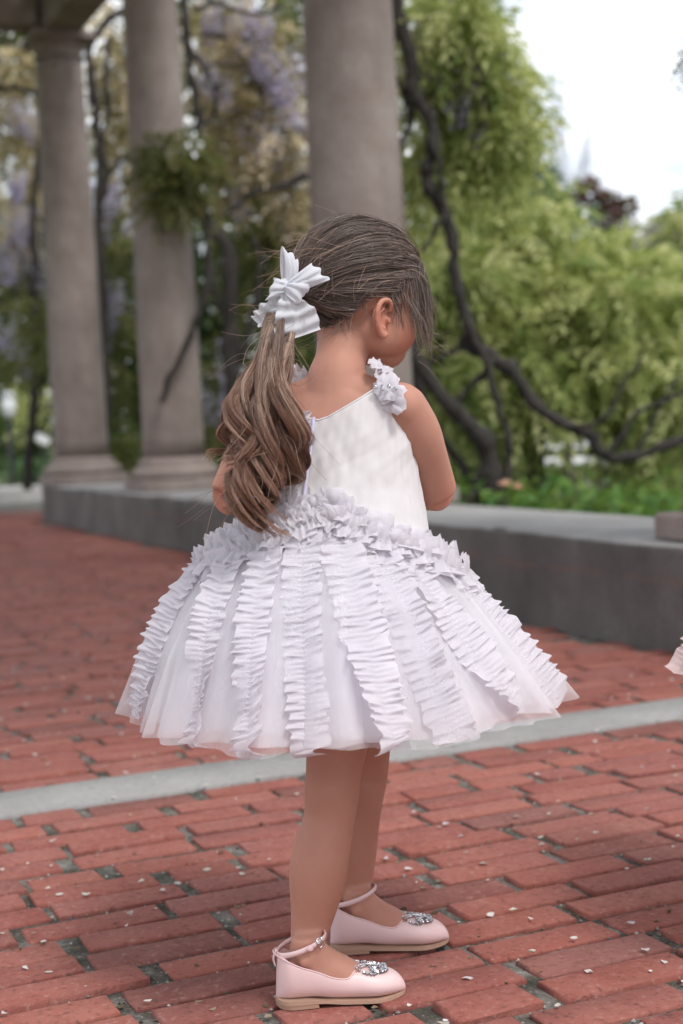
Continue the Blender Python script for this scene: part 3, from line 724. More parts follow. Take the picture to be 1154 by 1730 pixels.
# ---- left side: wisteria between and behind the columns
def vine(px, Yd, label, stems, clumps, mt, rac, frond=.26, olive=None):
    t = thing('wisteria_vine', foot(px, Yd), label, 'vine', 'wisteria on the pergola')
    for i, (p, a, b) in enumerate(stems):
        V, F = gnarled(p, Yd, a, b, wob=.02); part('trunk' if i == 0 else 'branch', V, F, M_BARK, t)
    V, F, r = crown(clumps, frond, 5, .085, .42, .5, .15); part('foliage', V, F, mt, t, False, {'rnd': ('POINT', r)})
    if olive:
        V, F, r = crown(olive, frond, 5, .085, .42, .5, .1); part('leaf_clump', V, F, M_OLIVE, t, False, {'rnd': ('POINT', r)})
    hang(t, rac); return t
vine(398, 12.6, 'bronze-leaved wisteria with lilac racemes filling the bay behind the vine-wrapped column',
     [([(392, 830), (395, 700), (388, 600), (390, 540), (388, 430), (350, 370), (325, 330), (310, 295), (296, 250)], 30, 17),
      ([(312, -30), (314, 60), (325, 130), (335, 200), (342, 240)], 17, 12), ([(330, 90), (352, 125), (369, 160), (360, 203), (320, 215), (288, 225)], 11, 8),
      ([(520, 295), (470, 320), (420, 330), (385, 360)], 12, 9), ([(325, 20), (370, 10), (420, 25), (470, 15)], 10, 5), ([(340, 60), (400, 62), (470, 90)], 8, 4), ([(348, 110), (400, 110), (440, 140)], 7, 4),
      ([(395, 620), (420, 560), (440, 480), (430, 400)], 16, 9), ([(385, 560), (360, 480), (352, 430)], 12, 8), ([(400, 700), (440, 640), (500, 600)], 12, 8)],
     [(420, 60, 13, 80, 60, 90), (390, 190, 13, 70, 60, 100), (470, 240, 13, 60, 60, 100), (440, 130, 13.3, 70, 50, 80), (500, 330, 13, 40, 50, 60), (360, 300, 13.4, 50, 50, 60), (430, 300, 13.4, 60, 60, 80), (350, 60, 13.6, 40, 60, 50)], M_BRONZE,
     scatter(340, 515, -20, 130, 12.6, 13.4, 34) + scatter(380, 515, 170, 300, 12.7, 13.3, 12) + scatter(350, 430, 560, 640, 12.8, 13.3, 3),
     olive=[(470, 400, 13, 60, 50, 70), (420, 460, 13.2, 70, 60, 60), (480, 560, 13.4, 60, 90, 60), (380, 660, 13.4, 60, 90, 60), (450, 760, 13.6, 90, 60, 60), (470, 20, 13.6, 60, 40, 50)])
vine(168, 14.6, 'wisteria with tangled dark stems in the bay between the two far columns',
     [([(172, 810), (178, 640), (172, 500), (170, 380), (166, 260), (160, 170), (152, 95)], 20, 14), ([(222, 12), (190, 30), (160, 60), (150, 110), (156, 180)], 14, 10), ([(225, 255), (195, 280), (175, 320), (170, 360)], 9, 7),
      ([(178, 60), (182, 150), (176, 240), (184, 330)], 9, 6), ([(75, 378), (100, 383), (150, 395), (178, 410)], 7, 5), ([(150, 350), (110, 370), (80, 380), (74, 420)], 5, 4)],
     [(190, 130, 15, 35, 50, 70), (200, 60, 15.4, 40, 40, 50), (195, 230, 15.2, 35, 45, 60), (200, 320, 15.4, 30, 40, 40)], M_BRONZE,
     scatter(165, 215, 250, 360, 14.7, 15.2, 8) + scatter(170, 215, 420, 600, 14.8, 15.3, 5),
     olive=[(195, 420, 15.2, 35, 45, 50), (195, 520, 15.4, 35, 60, 60), (205, 640, 15.4, 35, 70, 60), (205, 740, 15.5, 35, 50, 40), (190, 400, 14.8, 30, 30, 25)])
vine(30, 16, 'wisteria drooping with pale lilac racemes beyond the far column',
     [([(48, 830), (55, 700), (60, 560), (58, 420), (62, 300), (80, 220)], 16, 12), ([(-10, 155), (30, 150), (70, 158)], 9, 8), ([(60, 560), (110, 575), (160, 600), (180, 620)], 8, 5), ([(150, 600), (165, 580), (168, 560)], 5, 4)],
     [(30, 110, 16.4, 45, 35, 90), (20, 200, 16.4, 45, 45, 80), (30, 330, 16.4, 50, 40, 80), (20, 400, 16.5, 45, 40, 60), (50, 270, 16.8, 40, 40, 50)], M_BRONZE,
     [(28, 285, 15.6), (22, 290, 15.7), (34, 292, 15.6), (26, 300, 15.5), (15, 160, 15.8), (35, 165, 15.9), (48, 172, 15.8)] + scatter(-10, 75, 330, 440, 15.8, 16.4, 12) + scatter(0, 80, 520, 600, 16, 16.4, 5),
     olive=[(40, 470, 16.4, 55, 40, 60), (70, 545, 15.4, 55, 40, 70), (100, 590, 14.9, 50, 25, 40), (30, 600, 16.6, 50, 60, 60)])
# wisteria roof over the pergola, added and made dense to shade beams and columns
t = thing('wisteria_shade_canopy', tuple(wall_pt(3.0, -2.2, COL_TOP + .45)), 'roof of wisteria leaves added thickly over the pergola beams to shade them', 'vine')
n = 34000; P = np.array([wall_pt(x_, o_, 0) for x_, o_ in zip(rng.uniform(-3.2, 12, n), rng.uniform(-4.7, .45, n))]) + np.stack([0 * np.zeros(n), np.zeros(n), COL_TOP + .44 + .45 * rng.random(n) ** 1.5], 1)
D = unit(rng.normal(0, 1, (n, 3)) * [1, 1, .5]); L = rng.uniform(.08, .17, n); V, F = leaf_quads(P, D, unit(rng.normal(0, .5, (n, 3)) + [0, 0, 1]), L, L * .6)
part('foliage', V, F, M_OLIVE, t, False, {'rnd': ('POINT', np.repeat(rng.random(n), 4))})
for k in range(9):
    q0, q1 = wall_pt(-3 + 1.8 * k, -4.5, COL_TOP + .47), wall_pt(-2.4 + 1.8 * k, .4, COL_TOP + .47)
    V, F = tube(catmull([q0, (q0 + q1) / 2 + [0, 0, .05], q1], 20), .025, 7, rough=.15); part('branch', V, F, M_BARK, t)
# leafy clump wrapped round the second column
t = thing('wisteria_spray', at(290, 330, 10.95), 'leafy green vine clump wrapped round the second column shaft', 'vine')
V, F, r = crown([(285, 265, 10.85, 38, 32, 60), (310, 310, 10.9, 40, 35, 60), (275, 315, 10.8, 25, 35, 35), (330, 260, 11, 25, 30, 35)], .2, 5, .07, .42, .5, .2); part('foliage', V, F, M_OLIVE, t, False, {'rnd': ('POINT', r)})
V, F = gnarled([(352, 440, 10.95), (345, 500, 10.93), (325, 560, 10.93), (298, 612, 10.95), (272, 680, 10.98)], 10.93, 13, 9); part('stem', V, F, M_BARK, t)
V, F = gnarled([(288, 225, 10.95), (275, 260, 10.9), (290, 300, 10.9), (312, 300, 10.93), (350, 360, 11.0), (352, 440, 10.95)], 10.93, 9, 12); part('stem', V, F, M_BARK, t)

# big dark trees closing the view behind the vines
for i, (px, Yd, w, lb) in enumerate([(60, 24, 150, ''), (230, 25, 140, ''), (390, 24, 140, ''), (520, 25, 130, ''), (-90, 25, 140, '')]):
    cl = [(px + random.uniform(-40, 40), y, Yd + random.uniform(-.5, .5), w * .62, 75, 620) for y in (-60, 50, 160, 270, 380, 490, 600, 700)]
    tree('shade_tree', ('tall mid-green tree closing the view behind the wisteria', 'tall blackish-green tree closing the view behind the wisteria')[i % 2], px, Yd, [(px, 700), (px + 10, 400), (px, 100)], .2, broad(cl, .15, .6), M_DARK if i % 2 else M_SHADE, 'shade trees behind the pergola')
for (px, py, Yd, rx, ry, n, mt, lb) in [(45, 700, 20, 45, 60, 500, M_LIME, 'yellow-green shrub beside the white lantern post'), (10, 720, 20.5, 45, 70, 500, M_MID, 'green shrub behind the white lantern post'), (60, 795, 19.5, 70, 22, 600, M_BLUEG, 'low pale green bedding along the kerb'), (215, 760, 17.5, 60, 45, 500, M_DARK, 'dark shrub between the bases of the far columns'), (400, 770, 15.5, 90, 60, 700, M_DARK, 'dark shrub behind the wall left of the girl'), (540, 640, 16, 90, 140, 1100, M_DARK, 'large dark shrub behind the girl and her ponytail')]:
    tree('garden_shrub', lb, px, Yd, [(px, py + 20), (px, py)], .03, broad([(px, py, Yd, rx, ry, n)], .08, .6), mt, 'garden shrubs', 'shrub')

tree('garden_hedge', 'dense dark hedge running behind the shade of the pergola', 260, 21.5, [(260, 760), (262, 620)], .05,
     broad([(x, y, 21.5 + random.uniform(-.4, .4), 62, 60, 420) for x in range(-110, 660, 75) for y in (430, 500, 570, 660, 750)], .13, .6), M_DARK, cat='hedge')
# lantern post and white plant sign beyond the kerb
M_IRON = simple('dark_iron', (.03, .035, .033), .5); lp = np.array(at(22, 800, 19.2)); lz = .12
M_LANT = simple('white_lantern', (.78, .8, .82), .35, .03)
t = thing('lantern_post', (lp[0], 19.2, lz), 'dark iron post with a white lantern standing on the lawn', 'lantern')
top = np.array(at(14, 666, 19.2)); bt = np.array(at(16, 705, 19.2))
V, F = tube(catmull([[lp[0], 19.2, lz], [lp[0] - .01, 19.2, lz + .5], [bt[0], 19.2, bt[2]]], 8), .035, 10); part('post', V, F, M_IRON, t)
V, F = lathe([(.05, bt[2]), (.075, bt[2] + .02), (.085, (bt[2] + top[2]) / 2), (.075, top[2] - .03)], (bt[0], 19.2, 0), 16); part('glass', V, F, M_LANT, t)
V, F = lathe([(.10, top[2] - .03), (.06, top[2] + .02), (.012, top[2] + .05)], (bt[0], 19.2, 0), 16); part('cap', V, F, M_LANT, t)
sp_ = np.array(at(72, 742, 18.9)); t = thing('plant_sign', (sp_[0], 18.9, .12), 'small tilted white plant sign on a stake by the far column', 'sign')
V, F = tube([[sp_[0], 18.9, .12], [sp_[0], 18.9, sp_[2]]], .008, 6); part('stake', V, F, M_IRON, t)
mb = MB(); mb.box(sp_ + [0, -.012, 0], (.085, .006, .05), [unit([.85, 0, -.45]), np.array([0, 1, 0]), unit([.45, 0, .85])]); part('plate', *mb.done(), M_WHITE, t, False)

# ---- fallen petals, twigs and grit on the paving
def litter(name, n, region, smin, smax, mt, label, cat, bias_joint=False, z0=.001, thick=.0):
    Vs, Fs, Rs, o = [], [], [], 0; k = 0
    while k < n:
        x, y = random.uniform(*region[0]), region[1][0] + (region[1][1] - region[1][0]) * random.random() ** 1.6
        if wall_off((x, y)) > -.03: continue
        k += 1; s = random.uniform(smin, smax); a = random.random() * 6.28; m = 6
        ang = np.linspace(0, 2 * np.pi, m, endpoint=False) + a; e = random.uniform(.45, .95)
        rr = s * (1 + rng.normal(0, .2, m)); zz = z0 + abs(random.gauss(0, .0015)) + rng.random(m) * s * .45
        d1 = np.array([math.cos(a), math.sin(a)]); loc = np.stack([np.cos(ang - a) * rr, np.sin(ang - a) * rr * e], 1)
        xy = np.array([x, y]) + loc[:, :1] * d1 + loc[:, 1:] * np.array([-d1[1], d1[0]])
        V = np.concatenate([np.concatenate([xy, zz[:, None]], 1), [[x, y, z0 + .0005 + s * .08]]])
        Vs.append(V); Fs.append(np.array([(o + j, o + (j + 1) % m, o + m) for j in range(m)])); Rs.append(np.full(m + 1, random.random())); o += m + 1
    ob = part(name, np.concatenate(Vs), np.concatenate(Fs), mt, None, True, {'rnd': ('POINT', np.concatenate(Rs))})
    return prop(ob, label, cat, kind='stuff')
M_PETAL = mat_leaf('fallen_petal', [(0, (.42, .36, .30)), (.3, (.70, .66, .60)), (.7, (.80, .77, .74)), (1, (.66, .58, .60))], .2, .7)
M_DRY = mat_leaf('dry_litter', [(0, (.06, .045, .03)), (.5, (.19, .14, .09)), (1, (.36, .29, .20))], .1, .9)
litter('fallen_petals', 1500, ((-3, 2.4), (1.3, 8)), .0030, .0088, M_PETAL, 'small pale petals scattered over the brick paving', 'petals')
litter('dry_leaf_bits', 3200, ((-2.5, 2), (1.3, 7)), .0025, .0065, M_DRY, 'dry leaf fragments caught in the joints of the bricks', 'litter', z0=-.004)
gv, gf, gr, o_ = [], [], [], 0      # grit packed in the joints
for k in range(9000):
    x, y = random.uniform(-1.3, 1.5), 1.3 + 3.2 * random.random() ** 1.4
    s = random.uniform(.0012, .0036); P = np.array([x, y, -.0070 + s * .3]); d = unit(rng.normal(0, 1, (6, 3)))
    V = P + np.array([[1, 0, 0], [-1, 0, 0], [0, 1, 0], [0, -1, 0], [0, 0, 1], [0, 0, -1]]) * s * rng.uniform(.6, 1.3, (6, 1))
    gv.append(V); gf.append(np.array([(0, 2, 4), (2, 1, 4), (1, 3, 4), (3, 0, 4), (2, 0, 5), (1, 2, 5), (3, 1, 5), (0, 3, 5)]) + o_); gr.append(np.full(6, random.random())); o_ += 6
g = part('joint_grit', np.concatenate(gv), np.concatenate(gf), mat_leaf('grit', [(0, (.05, .045, .038)), (.5, (.22, .2, .18)), (1, (.5, .48, .45))], .0, .9), None, False, {'rnd': ('POINT', np.concatenate(gr))})
prop(g, 'grit and crumbs lying in the open joints between the bricks', 'grit', kind='stuff')

# ================================================================== THE GIRL
M_SKIN = mat_skin()
HAIR_TOP = [(0, (.150, .108, .092)), (.5, (.175, .127, .106)), (1, (.21, .147, .118))]
HAIR_TAIL = [(0, (.135, .090, .072)), (.35, (.17, .100, .074)), (.62, (.26, .132, .088)), (1, (.32, .15, .094))]
M_HAIR = mat_hair('hair_brown', HAIR_TOP, (.46, .36, .305)); M_TAIL = mat_hair('hair_caramel', HAIR_TAIL, (.78, .55, .42))
M_CAP = simple('hair_under', (.055, .036, .03), .6, .3, 60)
WHITE = (.86, .835, .885)
M_DRESS = mat_fabric('dress_lining', (.82, .77, .87), 1, .25, .4); M_RUF = mat_fabric('ruffle_organza', (.875, .84, .885), 1, .52, .4)
M_TULLE = mat_fabric('dress_tulle', (.88, .855, .90), .50, .35, .4); M_NET = mat_fabric('dress_net', (.90, .88, .92), .26, .35, .4)
M_BOD = mat_fabric('bodice_tulle', (.86, .825, .83), 1, .25, .4)
M_ZIP = simple('lilac_zip', (.68, .63, .84), .5, .05, 100)
M_BOW = mat_fabric('bow_chiffon', (.80, .80, .85), .86, .3, .4)
M_SHOE = simple('pink_leather', (.80, .585, .575), .42, .05, 30, Specular_IOR_Level=.4); M_SOLE = simple('tan_sole', (.42, .27, .195), .6, .12, 60)
M_METAL = simple('silver_metal', (.75, .75, .76), .22, .05, 80, Metallic=1.0)
M_GEM = simple('crystal', (.62, .63, .66), .08, .25, 900, Metallic=1.0)
M_LINER = simple('shoe_lining', (.66, .52, .48), .7)

GY = 2.06
girl = thing('person', (0, GY, 0), 'girl in a white ruffled tulle dress with a ponytail, standing with her back turned', 'person')
def V3(*a): return np.array(a, float)
yaw = R(20); TR = V3(math.cos(yaw), -math.sin(yaw), 0); TF = V3(math.sin(yaw), math.cos(yaw), 0); UP = V3(0, 0, 1)

# ---- body: closed pieces joined by a voxel remesh into one skin
body = MB()
def limb(P, rad, n=18, hint=(0, 0, 1), steps=None):
    P = np.asarray(P, float); m = steps or len(P) * 6
    r = np.asarray(rad, float); body.tube(catmull(P, m), catmull(r, m), n, hint)
tz = [.44, .50, .56, .63, .70, .75, .778, .795]; tw = [.088, .102, .094, .088, .095, .096, .078, .05]; td = [.075, .085, .078, .072, .073, .066, .052, .042]
tx = [-.004, -.008, -.014, -.016, -.006, .002, .004, .004]; ty = [GY] * 5 + [GY - .006, GY - .010, GY - .012]
P = np.stack([tx, ty, tz], 1)
limb(P, np.stack([td, tw], 1), 24, TF, 40)
NB = V3(.002, GY - .012, .785); NT = V3(.016, GY + .022, .875)
limb([NB - UP * .02, NB + V3(0, 0, .018), (NB + NT) / 2 + V3(0, -.004, .004), NT], [(.048, .054), (.039, .042), (.0335, .0345), (.036, .037)], 20, TF, 18)
# trapezius and shoulder caps
SHR = NB + TR * .086 + V3(0, 0, -.020); SHL = NB - TR * .090 + V3(0, 0, -.020)
for S in (SHR, SHL):
    limb([NB + UP * .010, (NB * .55 + S * .45) + UP * .008, S + UP * .004], [(.028, .034), (.026, .032), (.026, .030)], 16, UP, 14)
    body.add(*ellipsoid(S, (.0335, .0335, .0325)))
# arms: upper arm, bent elbow, forearm to clasped hands in front
ELR = np.array(at(741, 832, 2.105)); HNR = V3(.045, 2.225, .655)
ELL = np.array(at(386, 838, 2.06)); HNL = V3(-.02, 2.228, .66)
def arm(S, E, Hn, sgn):
    limb([S + UP * .004, S * .72 + E * .28 + TR * sgn * .006, S * .4 + E * .6 + TR * sgn * .004, E], [.033, .0335, .0300, .0265], 18)
    limb([E + (E - Hn) * .03, E * .72 + Hn * .28, E * .35 + Hn * .65, Hn], [.0262, .0265, .0215, .0165], 18)
    d = unit(Hn - E); side = unit(np.cross(d, UP)); pc = Hn + d * .022
    limb([Hn - d * .004, pc, pc + d * .02], [(.010, .016), (.0115, .0215), (.0095, .022)], 14, UP, 12)
    for k, (o_, L) in enumerate(((-.0165, .030), (-.0055, .035), (.0055, .033), (.0160, .026))):
        b = pc + d * .018 + side * o_
        limb([b, b + d * L * .45 - UP * .003, b + d * L * .75 - UP * .011, b + d * L * .85 - UP * .021], [.0060, .0056, .0052, .0044], 10, side, 12)
    b = pc - d * .012 - side * sgn * -.016
    limb([b, b + d * .012 + side * sgn * .014 - UP * .004, b + d * .026 + side * sgn * .016 - UP * .010], [.0075, .0066, .0052], 10, UP, 10)
arm(SHR, ELR, HNR, 1); arm(SHL, ELL, HNL, -1)
# legs
def px_path(lst): return [np.array(at(a, b, y)) for a, b, y in lst]
FOOT = []
def leg(lst, rad, hip): limb([hip] + px_path(lst), rad, 22, (1, 0, 0), 44)
leg([(566, 1285, 2.005), (560, 1345, 2.000), (556, 1385, 1.998), (541, 1448, 1.992), (536, 1490, 1.990), (529, 1540, 1.990), (521, 1585, 1.992), (517, 1618, 1.994), (516, 1650, 1.995)],
    [.058, .0385, .0365, .0340, .0385, .0375, .0300, .0240, .0235, .0250], V3(.004, GY - .045, .46))
leg([(612, 1285, 2.165), (606, 1335, 2.165), (602, 1380, 2.168), (592, 1435, 2.172), (592, 1470, 2.175), (598, 1505, 2.180), (601, 1530, 2.182), (602, 1555, 2.185)],
    [.058, .0390, .0375, .0345, .0385, .0350, .0270, .0240, .0255], V3(.012, GY + .05, .46))

# foot frames: heel and toe ground points from the photograph
def foot_frame(heel_px, toe_px, Yh, Yt, z=.0):
    h = np.array(ground(*heel_px)); t = np.array(ground(*toe_px)); d = unit((t - h) * V3(1, 1, 0)); return h, d
FH1 = np.array(ground(466, 1698)) ; FH2 = np.array(ground(558, 1606))
FD1 = unit(np.array(ground(688, 1676)) - FH1); FD2 = unit(np.array(ground(769, 1590)) - FH2); print('feet', FH1, FD1, FH2, FD2)
LEN = .171
def foot_pts(h, d, x, y, z): s = V3(d[1], -d[0], 0); return h + d * x + s * y + UP * z        # s: toward the camera
for h, d in ((FH1, FD1), (FH2, FD2)):
    limb([foot_pts(h, d, .020, 0, .034), foot_pts(h, d, .045, 0, .038), foot_pts(h, d, .075, 0, .036), foot_pts(h, d, .105, 0, .026), foot_pts(h, d, .135, 0, .021), foot_pts(h, d, .158, 0, .017)],
         [(.020, .019), (.028, .023), (.028, .026), (.020, .028), (.0135, .027), (.008, .016)], 18, (0, 0, 1), 30)
    limb([foot_pts(h, d, .044, 0, .088), foot_pts(h, d, .047, 0, .066), foot_pts(h, d, .060, 0, .045)], [(.020, .020), (.024, .022), (.030, .023)], 18, d, 14)
    body.add(*ellipsoid(foot_pts(h, d, .038, .0185, .060), (.009, .008, .010)))          # ankle bone
# ---- head, built in its own frame: r right, f forward, u up
HY = R(60); HC = np.array(at(609, 485, 2.10))
hf0 = V3(math.sin(HY), math.cos(HY), 0); hr = V3(math.cos(HY), -math.sin(HY), 0); pt = R(7)
hf = hf0 * math.cos(pt) - UP * math.sin(pt); hu = UP * math.cos(pt) + hf0 * math.sin(pt); HAX = np.stack([hr, hf, hu])
def hd(x, y, z): return HC + hr * x + hf * y + hu * z
SR = V3(.0700, .0845, .0780)
body.add(*ellipsoid(hd(0, 0, 0), SR, HAX, 32, 20))
body.add(*ellipsoid(hd(0, .016, -.046), (.060, .063, .056), HAX, 24, 16))            # face mass
body.add(*ellipsoid(hd(0, .040, -.082), (.034, .034, .026), HAX))                    # chin and jaw
for s in (-1, 1):
    body.add(*ellipsoid(hd(s * .034, .034, -.058), (.031, .034, .034), HAX))         # cheek
    body.add(*ellipsoid(hd(s * .040, .010, -.064), (.026, .036, .030), HAX))         # jaw angle
    body.add(*ellipsoid(hd(s * .028, .072, -.006), (.020, .010, .009), HAX))         # brow
body.add(*ellipsoid(hd(0, .083, -.052), (.0095, .010, .008), HAX)); body.add(*ellipsoid(hd(0, .078, -.036), (.006, .009, .016), HAX))   # nose
body.add(*ellipsoid(hd(0, .073, -.0745), (.015, .007, .0042), HAX)); body.add(*ellipsoid(hd(0, .0725, -.081), (.013, .007, .0042), HAX))  # lips
fine = MB()
def ear(s):
    c = lambda y, z, x=0: hd(s * (.0680 + x), y, z)
    fine.add(*ellipsoid(c(-.006, -.050, -.003), (.0040, .0125, .021), HAX))
    rim = [c(.006, -.040, .002), c(.004, -.029, .007), c(-.005, -.0255, .010), c(-.015, -.030, .0125), c(-.020, -.042, .013), c(-.0185, -.055, .011), c(-.012, -.066, .008), c(-.004, -.072, .005), c(.003, -.067, .003)]
    fine.tube(catmull(rim, 40), catmull([.0033, .0037, .0039, .0039, .0038, .0036, .0040, .0048, .0034], 40), 10)
    anti = [c(-.004, -.036, .006), c(-.0115, -.041, .0075), c(-.013, -.052, .0075), c(-.008, -.061, .006), c(.000, -.0605, .005)]
    fine.tube(catmull(anti, 20), .0024, 8)
    fine.add(*ellipsoid(c(.0045, -.051, .003), (.004, .003, .0055), HAX))
ear(1); ear(-1)
def remesh(V, F, voxel, it):
    me0 = mesh_np('raw', V, F); ob0 = bpy.data.objects.new('raw', me0); COL.objects.link(ob0)
    rm = ob0.modifiers.new('r', 'REMESH'); rm.mode = 'VOXEL'; rm.voxel_size = voxel; rm.adaptivity = 0
    sm = ob0.modifiers.new('s', 'SMOOTH'); sm.factor = .5; sm.iterations = it
    dg = bpy.context.evaluated_depsgraph_get(); me1 = bpy.data.meshes.new_from_object(ob0.evaluated_get(dg)); bpy.data.objects.remove(ob0)
    v = np.zeros(len(me1.vertices) * 3, np.float32); me1.vertices.foreach_get('co', v); return me1, v.reshape(-1, 3)
me1, vv = remesh(*body.done(), .0027, 14)
fine.add(vv, [tuple(p.vertices) for p in me1.polygons])
me1, vv = remesh(*fine.done(), .0021, 3)
fl = np.zeros(len(vv))                                   # natural flush of ears, cheeks, elbows and knees
for c_, r_ in ((hd(.078, -.008, -.05), .024), (hd(-.078, -.008, -.05), .024), (hd(.05, .05, -.06), .026), (hd(-.05, .05, -.06), .026), (ELR, .03), (ELL, .03), (hd(0, .086, -.05), .012)):
    fl = np.maximum(fl, np.exp(-np.sum((vv - c_) ** 2, 1) / r_ ** 2))
a_ = me1.attributes.new('flush', 'FLOAT', 'POINT'); a_.data.foreach_set('value', fl.astype(np.float32))
vv = vv - np.array(ORG[girl], dtype=np.float32); me1.name = 'body'
me1.vertices.foreach_set('co', vv.ravel()); me1.polygons.foreach_set('use_smooth', np.ones(len(me1.polygons), dtype=bool)); me1.materials.clear(); me1.update()
BODY = link('body', me1, M_SKIN, girl)
M_EYE = simple('eye_white', (.8, .78, .76), .15, .02); M_IRIS = simple('iris_brown', (.06, .035, .02), .1); M_BROW = simple('eyebrow_brown', (.10, .065, .05), .8); M_LIP = simple('lip_pink', (.55, .22, .20), .4, .08)
for s in (-1, 1):
    e = part('eye', *ellipsoid(hd(s * .027, .0665, -.024), (.0115, .0095, .0075), HAX, 16, 10), M_EYE, girl)
    part('iris', *ellipsoid(hd(s * .027, .0735, -.024), (.0050, .0028, .0052), HAX, 12, 8), M_IRIS, e)
    part('eyebrow', *tube(catmull([hd(s * .012, .083, -.005), hd(s * .026, .081, .001), hd(s * .042, .072, -.004)], 10), .0016, 6), M_BROW, girl)
part('lips', *ellipsoid(hd(0, .0735, -.0775), (.0125, .0042, .0058), HAX, 16, 10), M_LIP, girl)

# ---- hair strands as fine tubes
def strands(name, P, r0, r1, rnd, mt, parent, tt0=0.0, tt1=1.0):
    n, m, _ = P.shape; T = unit(np.gradient(P, axis=1)); h = unit(np.array([.31, -.87, .39]) + rng.normal(0, .2, (n, 1, 3)))
    A = unit(h - T * np.sum(h * T, -1, keepdims=True)); B = np.cross(T, A); s = np.linspace(0, 1, m)
    rad = (r0 + (r1 - r0) * s ** 1.5)[None, :, None]
    ring = [P + (A * math.cos(a) + B * math.sin(a)) * rad for a in (0, 2.094, 4.189)]
    V = np.stack(ring, 2).reshape(-1, 3)
    base = (np.arange(n)[:, None, None] * m + np.arange(m - 1)[None, :, None]) * 3 + np.arange(3)[None, None, :]
    nxt = (np.arange(n)[:, None, None] * m + np.arange(m - 1)[None, :, None]) * 3 + (np.arange(3)[None, None, :] + 1) % 3
    F = np.stack([base, nxt, nxt + 3, base + 3], -1).reshape(-1, 4)
    tt = np.broadcast_to((tt0 + (tt1 - tt0) * s)[None, :, None], (n, m, 3)).ravel(); rr = np.broadcast_to(rnd[:, None, None], (n, m, 3)).ravel()
    return part(name, V, F, mt, parent, True, {'tt': ('POINT', tt), 'rnd': ('POINT', rr)})
HAIRR = SR + .0035
AZ = np.radians([0, 25, 50, 72, 84, 96, 104, 122, 150, 180]); ZL = np.array([.48, .45, .26, -.06, -.24, -.10, -.30, -.62, -.74, -.78])
def hairline(az): return np.interp(np.abs(az), AZ, ZL)
TIE_L = unit(V3(-.06, -1.0, -.22)); TIE = hd(*(TIE_L * (SR + .010)))
def slerp(a, b, t):
    d = np.clip(np.sum(a * b, -1, keepdims=True), -.9999, .9999); w = np.arccos(d)
    return (np.sin((1 - t) * w) * a + np.sin(t * w) * b) / np.sin(w)
def scalp_roots(n):
    out = []
    while len(out) < n:
        d = unit(rng.normal(0, 1, 3)); az = math.atan2(d[0], d[1])
        if d[2] > hairline(az) + rng.normal(0, .018): out.append(d)
    return np.array(out)
NS = 13000; roots = scalp_roots(NS); guides = scalp_roots(420); gi = np.argmax(roots @ guides.T, 1)
M_ = 11; T_ = np.linspace(0, 1, M_)
lift_g = rng.gamma(2.0, .0016, len(guides)); wob_g = rng.normal(0, 1, (len(guides), 3)); lift_s = rng.gamma(1.4, .0011, NS); wob_s = rng.normal(0, 1, (NS, 3))
PH = np.zeros((NS, M_, 3)); dirs_end = unit(TIE_L + rng.normal(0, .07, (NS, 3)))
for k, t in enumerate(T_):
    ds = slerp(roots, dirs_end, t); dgd = slerp(guides, np.broadcast_to(TIE_L, guides.shape), t)[gi]
    cl = .45 * math.sin(math.pi * min(1, t * 1.2)) if t < .83 else .2
    d = unit(ds * (1 - cl) + dgd * cl + wob_g[gi] * .028 * math.sin(math.pi * t) + wob_s * .016 * math.sin(math.pi * t * 1.6))
    poof = .006 * math.sin(math.pi * t) ** .8 * np.clip(d[:, 2] * 1.2 + .25, 0, 1)           # fuller over the crown
    ext = poof + lift_g[gi] * math.sin(math.pi * (.12 + .8 * t)) + lift_s + .0005
    L = d * (HAIRR + ext[:, None] * 1.0)
    PH[:, k] = HC + L @ HAX
rnd_h = np.clip(.12 + rng.random(len(guides))[gi] * .34 + rng.random(NS) * .52, 0, 1)
hair = strands('hair', PH, .00040, .00032, rnd_h, M_HAIR, girl)
# close-fitting under-layer so that no scalp shows
nu, nv = 64, 40; V = []; ok = {}
for i in range(nv + 1):
    th = math.pi * i / nv
    for j in range(nu):
        a = 2 * math.pi * j / nu; d = V3(math.sin(th) * math.sin(a), math.sin(th) * math.cos(a), math.cos(th)); az = a if a <= math.pi else a - 2 * math.pi
        ok[i, j] = d[2] > float(hairline(az)) + .02; V.append(HC + (d * (SR + .0032)) @ HAX)
F = [(i * nu + j, (i + 1) * nu + j, (i + 1) * nu + (j + 1) % nu, i * nu + (j + 1) % nu) for i in range(nv) for j in range(nu) if ok[i, j] and ok[i + 1, j] and ok[i + 1, (j + 1) % nu] and ok[i, (j + 1) % nu]]
part('hair_underlayer', V, F, M_CAP, hair)

